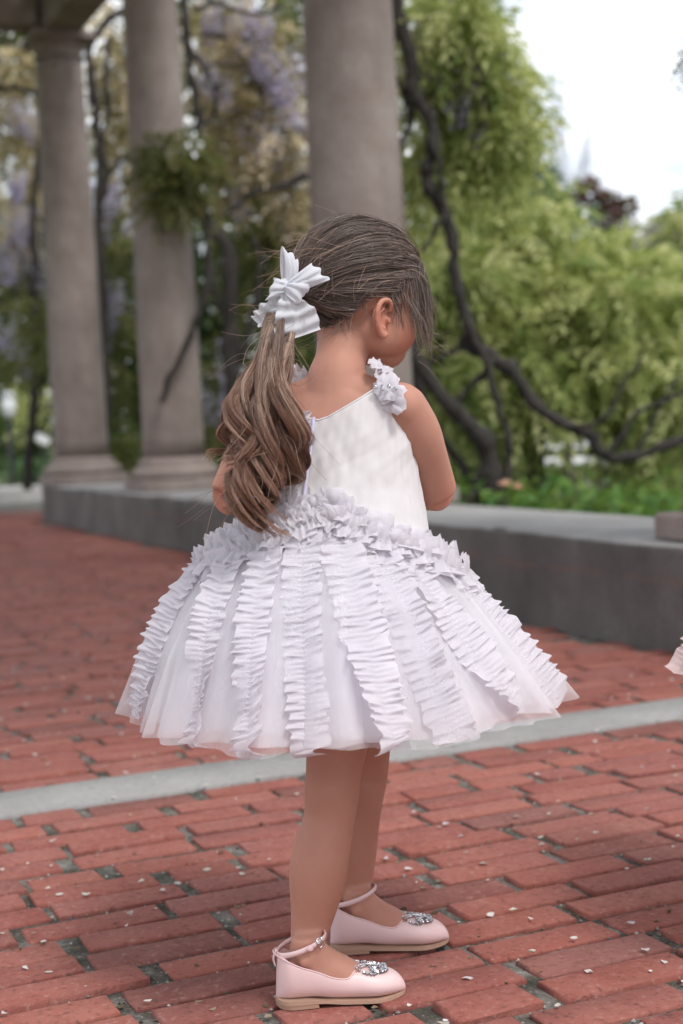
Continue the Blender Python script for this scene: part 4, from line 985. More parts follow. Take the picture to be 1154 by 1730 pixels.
# ponytail
SP = np.array([TIE, at(480, 528, 1.985), at(466, 580, 1.955), at(455, 650, 1.935), at(450, 715, 1.925), at(444, 775, 1.925), at(426, 828, 1.93), at(412, 868, 1.94)])
SW = np.array([.010, .018, .029, .040, .045, .045, .040, .026])
MT = 32; SPs = catmull(SP, MT); SWs = np.interp(np.linspace(0, len(SW) - 1, MT), np.arange(len(SW)), SW)
NG, NL, PER = 13, 12, 64; NT_ = NG * NL * PER
tt = np.linspace(0, 1, MT); PT = np.zeros((NT_, MT, 3)); rnd_t = np.zeros(NT_); Tn, Nn_, Bn = frames(SPs, (1, 0, 0)); i = 0
for g in range(NG):                                   # ringlets, each of a dozen locks
    ga = g * 2.4; gr_ = math.sqrt((g + .5) / NG); fg = random.uniform(1.6, 2.7); pg = random.random() * 6.283; ag = random.uniform(.010, .021); eg = random.uniform(.76, 1.04); tg_ = random.random(); hand = random.choice((-1, 1))
    for l in range(NL):
        la, lr = random.random() * 6.283, math.sqrt(random.random()) * random.uniform(.006, .012); pl = pg + random.gauss(0, .45); al_ = ag * random.uniform(.6, 1.25); tl = random.random(); fl_ = fg * random.uniform(.93, 1.07); el = eg * random.uniform(.78, 1.04); lw_ = random.uniform(.002, .008)
        for s_ in range(PER):
            q = tt * min(1.03, el * random.uniform(.9, 1.03)); x_ = q * (MT - 1)
            c = np.stack([np.interp(x_, np.arange(MT), SPs[:, a]) for a in range(3)], 1); w = np.interp(x_, np.arange(MT), SWs)
            n1 = np.stack([np.interp(x_, np.arange(MT), Nn_[:, a]) for a in range(3)], 1); b1 = np.stack([np.interp(x_, np.arange(MT), Bn[:, a]) for a in range(3)], 1)
            grow = np.clip((q - .10) * 2.0, 0, 1); ends = 1 + 1.5 * np.clip((q - .55) * 2.0, 0, 1)
            x = math.cos(ga) * gr_ * w * .8 + math.cos(la) * lr * grow * (1 - .35 * np.clip((q - .7) * 3, 0, 1)); y = (math.sin(ga) * gr_ * w * .8 + math.sin(la) * lr * grow) * .75
            an = 6.283 * fl_ * q ** 1.5 * hand + pl; x = x + al_ * grow * ends * np.sin(an); y = y + al_ * grow * ends * np.cos(an) * .8
            a_ = random.random() * 6.283; r_ = lw_ * (.4 + .9 * q) * math.sqrt(random.random()); fz = .0024 * q * np.sin(random.uniform(6, 22) * q + a_)
            PT[i] = c + n1 * (x + r_ * math.cos(a_) + fz)[:, None] + b1 * (y + r_ * math.sin(a_) + fz)[:, None] + Tn[-1] * (.004 * np.sin(an) * grow)[:, None]
            rnd_t[i] = min(1, max(0, tg_ * .15 + tl * .45 + random.random() * .45)); i += 1
tail = strands('ponytail', PT, .00032, .00017, rnd_t, M_TAIL, girl)
# stray hairs: crown, nape, round the ponytail
def strays():
    out = []
    for k in range(260):          # short arcs standing off the crown and back
        d = scalp_roots(1)[0]
        if d[2] < -.1: d[2] *= -1
        t0 = hd(*(d * (SR + .014))); e = slerp(d[None], TIE_L[None], .25 + random.random() * .4)[0]; ln = random.uniform(.02, .06)
        dirn = unit((e - d) @ HAX * 1.0 + (d @ HAX) * random.uniform(.1, .7) + rng.normal(0, .25, 3)); bend = rng.normal(0, .35, 3) + np.array([0, 0, -.5])
        s = np.linspace(0, 1, MT)[:, None]; out.append(t0 + dirn * ln * s + unit(bend) * ln * .5 * s ** 2)
    for k in range(110):          # round the ponytail
        i = random.randint(2, MT - 4); a = random.uniform(0, 6.283); o = Nn_[i] * math.cos(a) + Bn[i] * math.sin(a); t0 = SPs[i] + o * SWs[i] * .75
        ln = random.uniform(.02, .052); dirn = unit(Tn[i] * random.uniform(.2, 1) + o * random.uniform(.3, .9) + rng.normal(0, .2, 3)); bn = unit(rng.normal(0, 1, 3) + Tn[i]); s = np.linspace(0, 1, MT)[:, None]
        out.append(t0 + dirn * ln * s + bn * ln * .9 * s ** 2 + np.cross(dirn, bn) * ln * .18 * np.sin(s * random.uniform(3, 7)))
    for k in range(60):           # nape
        az = random.uniform(R(108), R(180)); z = float(hairline(az)) + random.uniform(-.04, .10); d = V3(math.sqrt(1 - z * z) * math.sin(az), math.sqrt(1 - z * z) * math.cos(az), z)
        t0 = hd(*(d * (SR + .001))); ln = random.uniform(.015, .045); dirn = unit((d @ HAX) * .25 + np.array([rng.normal(0, .5), rng.normal(0, .2), -1])); s = np.linspace(0, 1, MT)[:, None]
        out.append(t0 + dirn * ln * s + (d @ HAX) * .004 * np.sin(3.1 * s) + np.array([rng.normal(0, .3), 0, .2]) * ln * s ** 2)
    return np.array(out)
ST = strays(); strands('stray_hair', ST, .00030, .00016, rng.random(len(ST)) * .5 + .45, M_TAIL, hair, 0, .6)
# fringe and side wisps falling over the far cheek
def wisps():
    out = []
    for k in range(330):
        g = k // 22; r2 = random.Random(g); az = R(r2.uniform(15, 74)); z = float(hairline(az)) + r2.uniform(-.02, .16)
        az += rng.normal(0, .05); z += rng.normal(0, .02); d = V3(math.sqrt(1 - z * z) * math.sin(az), math.sqrt(1 - z * z) * math.cos(az), z)
        t0 = hd(*(d * (SR + .008))); ln = r2.uniform(.06, .125) * random.uniform(.8, 1.1); s = np.linspace(0, 1, MT)[:, None]; od = unit((d * V3(1, 1, 0)) @ HAX)
        fwd = hf * r2.uniform(-.002, .006) + od * r2.uniform(.002, .008)
        p = t0 + fwd * np.sin(np.minimum(s * 2.2, 1.57)) - UP * ln * s ** 1.15 + od * (.006 * np.sin(s * r2.uniform(4, 8) + r2.random() * 3) * s) + np.array([1, 0, 0]) * (.004 * np.sin(s * 6 + g) * s)
        out.append(p + rng.normal(0, .0012, 3) + rng.normal(0, .0035, 3) * s)
    for k in range(50):           # in front of the ear
        az = R(random.uniform(74, 90)); z = random.uniform(-.14, .05); d = V3(math.sqrt(1 - z * z) * math.sin(az), math.sqrt(1 - z * z) * math.cos(az), z)
        t0 = hd(*(d * (SR + .003))); ln = random.uniform(.02, .06); s = np.linspace(0, 1, MT)[:, None]; od = unit((d * V3(1, 1, 0)) @ HAX)
        out.append(t0 + od * .004 * np.sin(s * 3.1) - UP * ln * s + hf * ln * random.uniform(-.1, .35) * s ** 1.5 + hr * .003 * np.sin(s * 6 + k))
    for k in range(14):
        t0 = np.array(at(random.uniform(690, 712), random.uniform(555, 620), 2.09)); ln = random.uniform(.03, .06); s = np.linspace(0, 1, MT)[:, None]
        dv = unit(V3(1, 0, rng.normal(-.15, .5))); out.append(t0 + dv * ln * s + UP * .006 * np.sin(s * random.uniform(2, 5)))
    return np.array(out)
WS = wisps(); strands('face_framing_hair', WS, .00042, .00020, rng.random(len(WS)) * .8 + .1, M_HAIR, hair)

# ---- dress
SKC = V3(-.008, GY, 0)
def skirt_rz(th, v):
    """radius and height of the outer skirt; th = 0 faces the camera, + to the right; v 0 waist .. 1 hem"""
    s = (1 + np.sin(th)) / 2
    rl = np.interp(v, [0, .12, .25, .45, .65, 1], [.092, .122, .162, .207, .238, .276]); rr = np.interp(v, [0, .12, .25, .45, .65, 1], [.100, .116, .140, .183, .222, .284])
    z = np.interp(v, [0, 1], [.640, .376]) - .008 * np.clip(np.cos(th), 0, 1) * np.clip(v, 0, 1) ** 2
    r = rl * (1 - s) + rr * s
    return r, z
def folds(th, v): return np.maximum(v, 0) ** 1.2 * (.0085 * np.sin(13 * th + .7) + .006 * np.sin(22 * th + 2.1 + v) + .0045 * np.sin(37 * th + v * 2))
def skirt_pt(th, v, off=0.0, k=1.0, fold=1.0, hem=0.0):
    r, z = skirt_rz(th, v); r = r * k + off + folds(th, v) * fold
    return np.stack([SKC[0] + r * np.sin(th) - .014 * (1 - v), SKC[1] - r * np.cos(th), z + hem * v + .004 * np.sin(9 * th) * v], -1)
def shell(name, mt, off, k, fold, hem, nth=260, nv_=40, v0=0.0, kr=1.0, seed=0, parent=None):
    th, v = np.meshgrid(np.linspace(-np.pi, np.pi, nth, endpoint=False), np.linspace(v0, 1, nv_), indexing='xy')
    kk = k * (1 - (1 - kr) * np.clip(np.sin(th), 0, 1)); r, z = skirt_rz(th, v); r = r * kk + off + folds(th + seed, v) * fold
    r = r + v ** 3 * .004 * vnoise(th * 9 + seed, seed)
    P = np.stack([SKC[0] + r * np.sin(th) - .014 * (1 - v), SKC[1] - r * np.cos(th), z + hem * v + (.004 * np.sin(9 * th + seed) + .004 * vnoise(th * 6, seed + 3)) * v], -1)
    return part(name, P.reshape(-1, 3), grid_faces(nv_, nth, True), mt, parent)
dress = shell('dress', M_DRESS, -.016, .95, .8, .010, kr=.90, parent=girl)      # the opaque underskirt; the rest of the dress hangs on it
shell('skirt_layer', M_TULLE, -.008, .98, .9, .004, kr=.95, seed=1, parent=dress)
shell('skirt_layer', M_TULLE, .000, 1.0, 1.0, .000, seed=0, parent=dress)
shell('skirt_overlay', M_NET, .007, 1.015, 1.2, -.003, seed=2, parent=dress)

def ribbon(name, path, normal, w, A, pitch, parent, mt, nu=11, seed=0, tilt=.5, edge=.12, dens=7):
    """a gathered double-edged ruffle along a path: shingled pleats on both sides of a stitched centre line"""
    path = np.asarray(path, float); L = np.linalg.norm(np.diff(path, axis=0), axis=1).sum(); nt_ = max(24, int(L / pitch * dens))
    P = catmull(path, nt_); Nn2 = unit(catmull(normal, nt_)); T = unit(np.gradient(P, axis=0)); B = unit(np.cross(T, Nn2)); s = np.linspace(0, L, nt_)
    u = np.linspace(-1, 1, nu); V = np.zeros((nt_, nu, 3))
    for j, uu in enumerate(u):
        au = abs(uu); sd_ = seed + (7 if uu > 0 else 0)
        ph = s / pitch + 1.0 * vnoise(s / pitch * .55, sd_) + .12 * vnoise(s / pitch * 2 + au * 2, sd_ + 5) + (.37 if uu > 0 else 0); fr = ph - np.floor(ph); idx = np.floor(ph)
        saw = np.where(fr < .72, fr / .72, (1 - fr) / .28); saw = saw * saw * (3 - 2 * saw)                         # slow rise, sharp return: overlapping pleats
        hgt = np.sin(idx * 12.9898 + sd_) * .5 + .5
        bl = au ** .8
        nrm = A * (.25 + .55 * bl) + A * bl * (saw - .35) * (.9 + .7 * hgt) + A * .35 * (1 - au) * np.sin(2 * np.pi * s / (pitch * .5) + sd_)
        shift = -tilt * pitch * bl * (.55 + .8 * (hgt - .5)) - pitch * .35 * bl * np.where(fr < .8, 0, (fr - .8) / .2)
        ww = w * uu * (1 + edge * (np.sin(idx * 78.233 + sd_)) * bl + .05 * (saw - .5))
        shift = shift * np.clip((L - s) / (1.5 * pitch), 0, 1) * np.clip(s / (1.5 * pitch), .2, 1); nrm = nrm * (.5 + .5 * np.clip((L - s) / pitch, 0, 1))
        V[:, j] = P + B * ww[:, None] + Nn2 * nrm[:, None] + T * shift[:, None]
    return part(name, V.reshape(-1, 3), grid_faces(nt_, nu), mt, parent)
def skirt_strip(th_top, th_bot, v0, v1, w, seed, A=.0046, pitch=.0135):
    vv_ = np.linspace(v0, v1, 16); f = (vv_ - v0) / (v1 - v0); th = th_top + (th_bot - th_top) * f
    P = skirt_pt(th, vv_, .009, 1.0, 1.0); P2 = skirt_pt(th, np.minimum(vv_ + .02, 1.2), .009, 1.0, 1.0); P3 = skirt_pt(th + .03, vv_, .009, 1.0, 1.0)
    Nn2 = unit(np.cross(P2 - P, P3 - P)); out_ = P - np.array([SKC[0], SKC[1], 0]); out_[:, 2] = 0; Nn2 = Nn2 * np.sign(np.sum(Nn2 * out_, 1))[:, None]
    return ribbon('ruffle', P, Nn2, w, A, pitch, dress, M_RUF, seed=seed, tilt=.15, nu=13, edge=.10, dens=9)
strips = [(-1.34, -1.30, .16, 1.0, .032), (-.86, -.70, .20, 1.0, .022), (-.52, -.385, .18, 1.02, .023), (-.22, -.14, .10, 1.0, .025), (.12, .20, .16, 1.03, .028), (.44, .46, .22, 1.01, .026), (.66, .86, .16, .96, .028), (1.25, 1.32, .2, 1.0, .03)]
for i, a in enumerate(strips): skirt_strip(*a, seed=i * 3 + 1)
for i in range(9): skirt_strip(1.85 + .35 * i, 1.80 + .36 * i, .15, 1.0, .031, seed=60 + i)

# bodice
def bod_ring(z):
    w = np.interp(z, [.60, .63, .66, .70, .74, .79], [.128, .124, .115, .106, .100, .096]); d = np.interp(z, [.60, .63, .66, .70, .74, .79], [.105, .098, .092, .086, .080, .072])
    cx = np.interp(z, [.60, .63, .70, .75, .79], [-.012, -.012, -.004, .002, .004]); return w, d, cx
def bod_top(a):       # a = 0 centre back, + toward her right
    x = np.abs(a); return np.interp(x, np.radians([0, 8, 48, 62, 90, 125, 145, 180]), [.752, .756, .792, .792, .722, .770, .790, .765])
def bod_pt(a, z, off=0.0):
    w, d, cx = bod_ring(z); g = .0022 * np.sin(31 * a + 3 * z * 20) * np.clip((.75 - z) * 12, 0, 1) + .0018 * np.sin(17 * a + 40 * z) + .0012 * np.sin(47 * a - 60 * z); rdg = .0011 * np.sin(6 * (a * 1.1 + (z - .7) * 9) + 2 * np.sin(a * 3)) ** 3 + .0010 * np.sin(5 * (a * 1.2 - (z - .7) * 11) + 1 + 2 * np.sin(z * 40)) ** 3; rr = off + g * .22 + rdg
    p = np.stack([cx + 0 * a, GY - .004 + 0 * a, z], -1); q = (np.sin(a) * (w + rr))[..., None] * TR - (np.cos(a) * (d + rr))[..., None] * TF
    return p + q
na, nz = 260, 44; A_, S_ = np.meshgrid(np.linspace(-np.pi, np.pi, na, endpoint=False), np.linspace(0, 1, nz), indexing='xy')
Zb = .60 + (bod_top(A_) - .60) * S_
bo = part('bodice', bod_pt(A_, Zb).reshape(-1, 3), grid_faces(nz, na, True), M_BOD, dress)
sld = bo.modifiers.new('solid', 'SOLIDIFY'); sld.thickness = .0016; sld.offset = 1
zz = np.linspace(.757, .60, 20); P = bod_pt(np.full(20, -.05), zz, .0030); Nn2 = np.tile(-TF, (20, 1))
V = np.zeros((20, 5, 3))
for j, u_ in enumerate(np.linspace(-1, 1, 5)): V[:, j] = P + TR * u_ * .0026 + Nn2 * .0014 * math.cos(u_ * 1.5)
part('zip', V.reshape(-1, 3), grid_faces(20, 5), M_ZIP, dress)
# neckline edge
aa = np.linspace(-np.pi, np.pi, 160); part('neckline', *tube(bod_pt(aa, bod_top(aa), .001), .0015, 6, cap=False), M_BOD, dress)
# ruffles beside the zip, and the full gathered garland round the waist
def bod_strip(a0, a1, z0, z1, w, seed, A=.009, pitch=.016, name='ruffle'):
    zs = np.linspace(z0, z1, 10); P = bod_pt(np.linspace(a0, a1, 10), zs, .004); n_ = unit((P - np.array([-.005, GY, 0])) * [1, 1, 0]); return ribbon(name, P, n_, w, A, pitch, dress, M_RUF, seed=seed)
bod_strip(-.22, -.24, .765, .615, .018, 31); bod_strip(-.52, -.55, .77, .63, .020, 33); bod_strip(-.9, -.95, .75, .63, .022, 35)
def garland(v_c, v_s, off, w, A, pitch, seed, name='waist_ruffle'):
    th = np.linspace(-np.pi, np.pi, 90); v = v_c + (v_s - v_c) * np.clip(np.abs(np.sin(th / 1.0)) ** .9 * (np.cos(th) > -.2) + .6 * (np.cos(th) <= -.2), 0, 1)
    v = v_c + (v_s - v_c) * np.interp(np.abs(th), [0, .12, .7, 1.3, 2.2, 3.15], [0, .03, .50, 1, 1, .8]) * np.where(th > 0, 1.05, .70)
    P = skirt_pt(th, v, off); n_ = unit((P - np.array([-.005, GY, 0])) * [1, 1, 0] + UP * .012 + np.array([0, 0, .25]) * .1)
    return ribbon(name, P, unit(n_ + UP * .25), w, A, pitch, dress, M_RUF, seed=seed, tilt=.3, edge=.28, dens=8)
for i, (v0_, off_, w_, A_g, pt_) in enumerate([(-.09, .003, .017, .0050, .019), (-.03, .005, .021, .0065, .026), (.03, .007, .023, .0080, .028), (.085, .007, .022, .0075, .024), (-.01, .012, .016, .0085, .022), (.055, .013, .017, .0085, .020)]):
    garland(v0_, v0_ + .30, off_, w_, A_g, pt_, 41 + 3 * i)
# rosettes of gathered organza on the garland either side of the zip
def rosette(c, nrm, r, seed, parent, mt=None, petals=9, name='ruffle_tuft'):
    """a tuft of gathered organza: crumpled folds springing from one stitched point"""
    rr = random.Random(seed); nrm = unit(nrm); a1 = unit(np.cross(nrm, [.1, .2, 1])); a2 = np.cross(nrm, a1); mb = MB()
    for j in range(petals):
        t = rr.uniform(0, 6.283); d = a1 * math.cos(t) + a2 * math.sin(t); sd2 = -a1 * math.sin(t) + a2 * math.cos(t); lean = rr.uniform(.5, 1.45); ln = r * rr.uniform(.6, 1.1); wd = r * rr.uniform(.5, .95); g_ = []; ph = rr.random() * 6; k2 = rr.uniform(4, 9)
        for iu in range(6):
            for iv in range(9):
                f = iu / 5; w_ = (iv - 4) / 4; cr = lean + .7 * f * f
                g_.append(np.array(c) + d * (f * ln * math.sin(cr)) + nrm * (f * ln * math.cos(min(cr, 1.5)) * .75 + r * .11 * math.sin(w_ * k2 + ph) * (.3 + f)) + sd2 * w_ * wd * (.25 + .75 * math.sin(f * 1.7 + .1)) - d * w_ * w_ * r * .22 * f)
        mb.add(g_, grid_faces(6, 9))
    return part(name, *mb.done(), mt or M_RUF, parent)
for i, (th, v, r) in enumerate([(.13, .00, .024), (.24, .04, .022), (-.14, -.01, .022), (.40, .11, .022), (-.34, .06, .022), (.62, .19, .022), (-.62, .15, .02), (.86, .26, .02), (.10, .07, .022), (-.2, .05, .02)]):
    p = skirt_pt(np.array([th]), np.array([v]), .012)[0]; rosette(p, p - np.array([0, GY, p[2] - .01]), r, 70 + i, dress, petals=7)
# shoulder straps with gathered flowers and small crystals
for s in (1, -1):
    a = R(55) * s; p0 = bod_pt(np.array([a]), np.array([.785]), .001)[0]; p1 = bod_pt(np.array([math.pi * s - R(38) * s]), np.array([.785]), .001)[0]
    top = (NB + TR * .060 * s + UP * .022); P = catmull([p0, p0 * .5 + top * .5 + UP * .006 - TF * .010, top + UP * .006, p1 * .4 + top * .6 + UP * .004 + TF * .008, p1], 24)
    n_ = unit(P - np.array(NB + UP * -.06)); strap = ribbon('shoulder_strap', P, n_, .013, .008, .014, dress, M_RUF, seed=80 + s, edge=.2)
    q = p0 + n_[0] * .007; rosette(q, -TF * .8 + UP * .5 + TR * .3 * s, .022, 90 + s, dress, name='strap_flower'); rosette(P[9] + n_[9] * .006, n_[9], .019, 92 + s, dress, name='strap_flower')
    rosette(q - UP * .018 + TR * .006 * s - TF * .004, -TF + UP * .1, .019, 96 + s, dress, name='strap_flower')
    for j in range(4): part('crystal', *ellipsoid(q - TF * .017 + TR * (-.012 + .009 * j) * 1.0 + UP * (.002 - .003 * (j % 2)), (.0030, .0030, .0030), None, 8, 5), M_GEM, dress, False)

# ---- hair bow
KN = np.array(at(486, 489, 1.975)); BN = unit(V3(-.45, -.85, .1))
V, F = ellipsoid(KN + BN * .008, (.0085, .0085, .0125), None, 20, 14); V = V + 0.0009 * np.sin(V[:, :1] * 1400); bow = part('hair_bow', V, F, M_BOW, girl)      # the knot
def pv_(px, py, dy=0.0): return np.array(at(px, py, 1.975 + dy))
def loop(tip0, tip1, thick, seed, root_w=.007):
    """a flattened loop of cloth from the knot out to an edge given by two points"""
    nt_, nw = 40, 17; mid = (tip0 + tip1) / 2; D = mid - KN; Wv = (tip1 - tip0); nn = unit(np.cross(D, Wv)); nn = nn * (1 if nn @ BN > 0 else -1); V = np.zeros((nt_, nw, 3)); tt_ = np.linspace(0, 2 * np.pi, nt_)
    for j, u_ in enumerate(np.linspace(-1, 1, nw)):
        f = (1 - np.cos(tt_)) / 2; wd = unit(Wv) * root_w * 2 * (1 - f)[:, None] + Wv * f[:, None]
        pl = .0020 * np.sin(u_ * 9 + seed) * (1 - .55 * f) + .0008 * np.sin(u_ * 17 + seed * 2 + f * 3)
        V[:, j] = KN + D * f[:, None] * (1 + .06 * math.sin(u_ * 6 + seed)) + wd * u_ / 2 + nn * (thick * np.sin(tt_) * (.35 + .65 * np.cos(u_ * 1.2)) + pl + .004)[:, None]
    return part('bow_loop', V.reshape(-1, 3), grid_faces(nt_, nw), M_BOW, bow)
loop(pv_(474, 420, .0), pv_(500, 440, .01), .012, 1); loop(pv_(462, 470, -.005), pv_(449, 508, -.01), .010, 2)
loop(pv_(528, 444, .0), pv_(556, 474, .0), .015, 3); loop(pv_(528, 480, -.012), pv_(503, 516, -.016), .013, 4)
def tail_(pts_l, pts_r, seed, name='bow_tail', seam=.55):
    nt_, nw = 34, 19; Lf, Rt = catmull(pts_l, nt_), catmull(pts_r, nt_); V = np.zeros((nt_, nw, 3)); s = np.linspace(0, 1, nt_)
    nn = unit(np.cross(Rt - Lf, np.gradient((Lf + Rt) / 2, axis=0))); nn = nn * np.sign(np.sum(nn * BN, 1))[:, None]
    for j, u_ in enumerate(np.linspace(0, 1, nw)):
        g = np.exp(-((u_ - seam) / .10) ** 2)
        V[:, j] = Lf * (1 - u_) + Rt * u_ + nn * (.003 * np.sin(s * 24 + seed + 3 * np.abs(u_ - seam)) * (.3 + np.abs(u_ - seam)) * 1.5 - .003 * g + .0035 * np.sin(u_ * 14 + seed) * (1 - s) ** 2 + .003 * np.sin(u_ * 4 + s * 3))[:, None]
    return part(name, V.reshape(-1, 3), grid_faces(nt_, nw), M_BOW, bow)
tail_([pv_(474, 500, -.012), pv_(464, 540, -.022), pv_(461, 584, -.025)], [pv_(496, 500, -.012), pv_(532, 520, -.014), pv_(541, 557, -.012)], 1, seam=.6)
tail_([pv_(470, 498, .0), pv_(440, 520, .0), pv_(426, 536, .004)], [pv_(488, 500, -.006), pv_(466, 526, -.012), pv_(440, 556, -.006)], 2, seam=.5)

# ---- shoes
def shoe(h, d, outer):
    s_ = V3(d[1], -d[0], 0); org = h.copy()
    def W(x, y, z): return h + d * x + s_ * y + UP * z
    class np2:      # rounded interpolation for the last's curves
        @staticmethod
        def interp(x, a, b): return sum(np.interp(np.clip(np.asarray(x) + o_, 0, 1), a, b) for o_ in np.linspace(-.05, .05, 9)) / 9
    L = LEN; xs = np.concatenate([np.linspace(0, .12, 10) ** 1.0, np.linspace(.15, .9, 26), 1 - (np.linspace(.085, 0, 9) / .085) ** 1.6 * .085])
    def hw(x):
        base = np2.interp(x, [0, .12, .3, .5, .72, .85, 1], [.0265, .0275, .027, .0285, .0325, .0305, .0275]); a = np.clip(x / .13, 0, 1); b = np.clip((1 - x) / .27, 0, 1)
        return base * np.sqrt(1 - (1 - a) ** 2 + 1e-6) * np.sqrt(1 - (1 - b) ** 2.3 + 1e-6)
    def zb(x): return np2.interp(x, [0, .3, .45, .8, 1], [.0105, .0100, .0060, .0036, .0060])
    def htop(x): return np2.interp(x, [0, .06, .2, .45, .58, .66, .8, .9, .96, 1], [.083, .080, .064, .046, .040, .0375, .032, .031, .031, .031]) * np.sqrt(np.clip(1 - np.clip((x - .76) / .242, 0, 1) ** 2.2, 0, 1))
    def amax(x): return np.minimum(np2.interp(x, [0, .05, .2, .45, .56, .60, .63], [.66, .64, .62, .60, .64, .76, 1.10]), 1.0) * np.pi
    nc = 33; V = []
    for x in xs:
        a = np.linspace(-amax(x), amax(x), nc); w = hw(x); back = np.clip(x / .13, 0, 1)
        flat = np.sign(np.sin(a)) * np.abs(np.sin(a)) ** .62; z = zb(x) + htop(x) * (1 - np.cos(a)) / 2
        xx = x * L + .004 * (1 - back) * (z / .06)
        for x_, yy, z_ in zip(xx, flat * w, z): V.append(W(x_, yy, z_))
    up = sh = part('shoe', V, grid_faces(len(xs), nc), M_SHOE, girl); bm_ = bmesh.new(); bm_.from_mesh(up.data); bmesh.ops.remove_doubles(bm_, verts=bm_.verts, dist=.0004); bm_.to_mesh(up.data); bm_.free(); so_ = up.modifiers.new('solid', 'SOLIDIFY'); so_.thickness = .0016; so_.offset = 1
    # rim piping along the opening
    rim = [W(x * L, -np.abs(np.sin(amax(x))) ** .62 * hw(x), zb(x) + htop(x) * (1 - np.cos(amax(x))) / 2) for x in np.linspace(.63, 0.002, 30)]
    rim += [W(x * L, np.abs(np.sin(amax(x))) ** .62 * hw(x), zb(x) + htop(x) * (1 - np.cos(amax(x))) / 2) for x in np.linspace(.002, .63, 30)]
    part('piping', *tube(np.array(rim), .0011, 6), M_SHOE, sh)
    # sole: welt outline, thin forepart, stacked heel
    xo = np.linspace(0, 1, 44); top_, bot_ = [], []
    for sg in (1, -1):
        rr = xo if sg > 0 else xo[::-1][1:-1]
        for x in rr: y = sg * (hw(x) * .97 + .0006); top_.append(W(x * L * 1.001, y, zb(x) + .0012)); bot_.append(W(x * L * 1.001, y, np.interp(x, [0, .31, .335, .5, .8, 1], [.0062, .0062, .0062, .0024, .0006, .0030])))
    n_ = len(top_); F = [(i, (i + 1) % n_, n_ + (i + 1) % n_, n_ + i) for i in range(n_)] + [tuple(range(n_))[::-1], tuple(range(n_, 2 * n_))]
    sole = part('sole', top_ + bot_, F, M_SOLE, sh, False)
    ht, hb = [], []; xo = np.linspace(0.0, .31, 16)
    for sg in (1, -1):
        for x in (xo if sg > 0 else xo[::-1]): ht.append(W(x * L, sg * hw(x) * .97, .0062)); hb.append(W(x * L + .001, sg * hw(x) * .94, .0002))
    n_ = len(ht); F = [(i, (i + 1) % n_, n_ + (i + 1) % n_, n_ + i) for i in range(n_)] + [tuple(range(n_))[::-1], tuple(range(n_, 2 * n_))]
    part('heel', ht + hb, F, M_SOLE, sh, False)
    # ankle strap and its heel tab
    c = W(.037, 0, .078); a = np.linspace(0, 2 * np.pi, 48); ring = np.array([c + d * (-.0315 * math.cos(t)) + s_ * (.0285 * math.sin(t)) + UP * (-.010 * math.cos(t)) for t in a]); nb = unit(ring - c)
    V = np.zeros((48, 6, 3))
    prof = [(0, -.0036), (.0012, -.0034), (.0018, 0), (.0012, .0034), (0, .0036), (-.0004, 0)]
    for j, (r_, z_) in enumerate(prof): V[:, j] = ring + nb * r_ + UP * z_
    st_ = part('ankle_strap', V.reshape(-1, 3), np.concatenate([grid_faces(48, 6), np.array([[i * 6 + 5, i * 6, i * 6 + 6, i * 6 + 11] for i in range(47)])]), M_SHOE, sh)
    part('heel_tab', *tube(catmull([W(.002, 0, .052), W(.000, 0, .062), W(.0035, 0, .071), W(.0055, 0, .0725)], 12), np.tile([[.0014, .0042]], (12, 1)), 8, d), M_SHOE, sh)
    # buckle on the outer side
    k = 17 if outer > 0 else 30; bc_ = ring[k] + nb[k] * .0028; tg = unit(ring[k + 1] - ring[k]); upv = unit(np.cross(nb[k], tg)); mb = MB()
    fr_ = [bc_ + tg * x + upv * z for x, z in ((-.0042, -.0058), (.0042, -.0058), (.0042, .0058), (-.0042, .0058), (-.0042, -.0058))]
    for p_, q_ in zip(fr_, fr_[1:]): mb.tube(np.array([p_, (p_ + q_) / 2, q_]), .0010, 6, (0, 0.1, 1))
    mb.tube(np.array([bc_ - tg * .004, bc_, bc_ + tg * .004]), .0007, 6); part('buckle', *mb.done(), M_METAL, sh)
    tipp = [ring[k - 3 - i if outer > 0 else k + 3 + i] + nb[k] * .0032 for i in range(3)]
    part('strap_tip', *tube(np.array(tipp), np.array([[.001, .0042], [.001, .0042], [.0008, .0015]]), 8, nb[k]), M_SHOE, sh)
    # butterfly of crystals on the vamp
    xb = .735; bcn = W(xb * L, .002, zb(xb) + htop(xb) + .0022); fx = unit(d - UP * .20); fy = s_; fz = np.cross(fx, fy); fz = fz * np.sign(fz[2]); mb = MB(); r2 = random.Random(4)
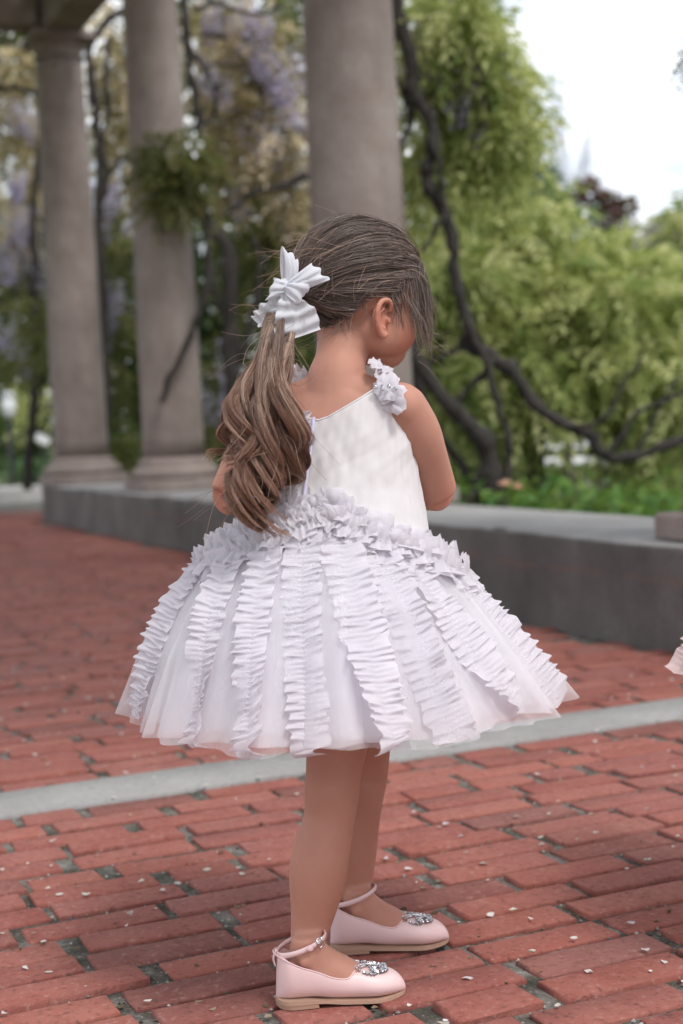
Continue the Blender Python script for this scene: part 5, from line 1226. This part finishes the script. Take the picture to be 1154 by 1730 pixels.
    for sg in (1, -1):
        for (ox, oy, rx, ry, an) in ((-.008, .0125, .0160, .0095, .50), (.0110, .0100, .0115, .0075, -.5)):
            for j in range(34):
                rr, t = math.sqrt(r2.random()), r2.random() * 6.283
                if j < 17: rr, t = 1, j / 17 * 6.283
                x = rr * rx * math.cos(t); y = rr * ry * math.sin(t); x, y = x * math.cos(an) - y * math.sin(an), x * math.sin(an) + y * math.cos(an)
                px_, py_ = ox + x, sg * (oy + y); lift = .0035 * abs(py_) / .018; p = bcn + fx * px_ + fy * py_ + UP * lift - fz * (abs(py_) ** 2 * 14); q = .0013 + .0006 * r2.random()
                tw2 = r2.random() * 3; e1 = fx * math.cos(tw2) + fy * math.sin(tw2); e2 = -fx * math.sin(tw2) + fy * math.cos(tw2)
                ring_ = [p + e1 * q * math.cos(k_ * 1.047) + e2 * q * math.sin(k_ * 1.047) for k_ in range(6)]; jt = fx * r2.uniform(-.6, .6) + fy * r2.uniform(-.6, .6); tb = [p + (r__ - p) * .5 + (fz * .8 + jt * .5) * q for r__ in ring_]; lo_ = [r__ - fz * .0016 for r__ in ring_]
                mb.add(lo_ + ring_ + tb, [(i, (i + 1) % 6, 6 + (i + 1) % 6, 6 + i) for i in range(6)] + [(6 + i, 6 + (i + 1) % 6, 12 + (i + 1) % 6, 12 + i) for i in range(6)] + [tuple(range(12, 18))])
    mb.add(*ellipsoid(bcn + fz * .002, (.009, .0016, .0018), [fx, fy, fz], 10, 6))
    for sg in (1, -1): mb.tube(catmull([bcn + fx * .008, bcn + fx * .013 + fy * sg * .003 + fz * .001, bcn + fx * .017 + fy * sg * .006], 6), .0006, 5)
    prop(part('butterfly_ornament', *mb.done(), M_GEM, sh, False), kind='stuff')
    return sh
shoe(FH1, FD1, 1); shoe(FH2, FD2, -1)

# ---- the child in pink just outside the frame, whose hem shows at its edge: same build, pink cloth
PINK = {m_.name: None for m_ in (M_DRESS, M_RUF, M_TULLE, M_NET, M_BOD, M_BOW)}
PINK['dress_lining'] = mat_fabric('pink_lining', (.84, .66, .66), 1, .25, .4); PINK['ruffle_organza'] = mat_fabric('pink_organza', (.86, .70, .69), 1, .35, .4); PINK['dress_tulle'] = mat_fabric('pink_tulle', (.88, .72, .71), .55, .35, .4)
PINK['dress_net'] = mat_fabric('pink_net', (.9, .76, .75), .3, .35, .4); PINK['bodice_tulle'] = PINK['dress_lining']; PINK['bow_chiffon'] = PINK['ruffle_organza']
def dup_tree(o, parent):
    c = o.copy(); COL.objects.link(c); c.parent = parent
    if o.type == 'MESH' and o.data.materials and o.data.materials[0].name in PINK:
        c.material_slots[0].link = 'OBJECT'; c.material_slots[0].material = PINK[o.data.materials[0].name]
    for ch in list(o.children): dup_tree(ch, c)
    return c
kids = list(girl.children); other = girl.copy(); COL.objects.link(other)
for ch in kids: dup_tree(ch, other)
other.location = (.772, 2.10, 0); other.rotation_euler = (0, 0, R(35))
prop(other, 'person in a pale pink dress beside the girl in white, only the hem showing', 'person')
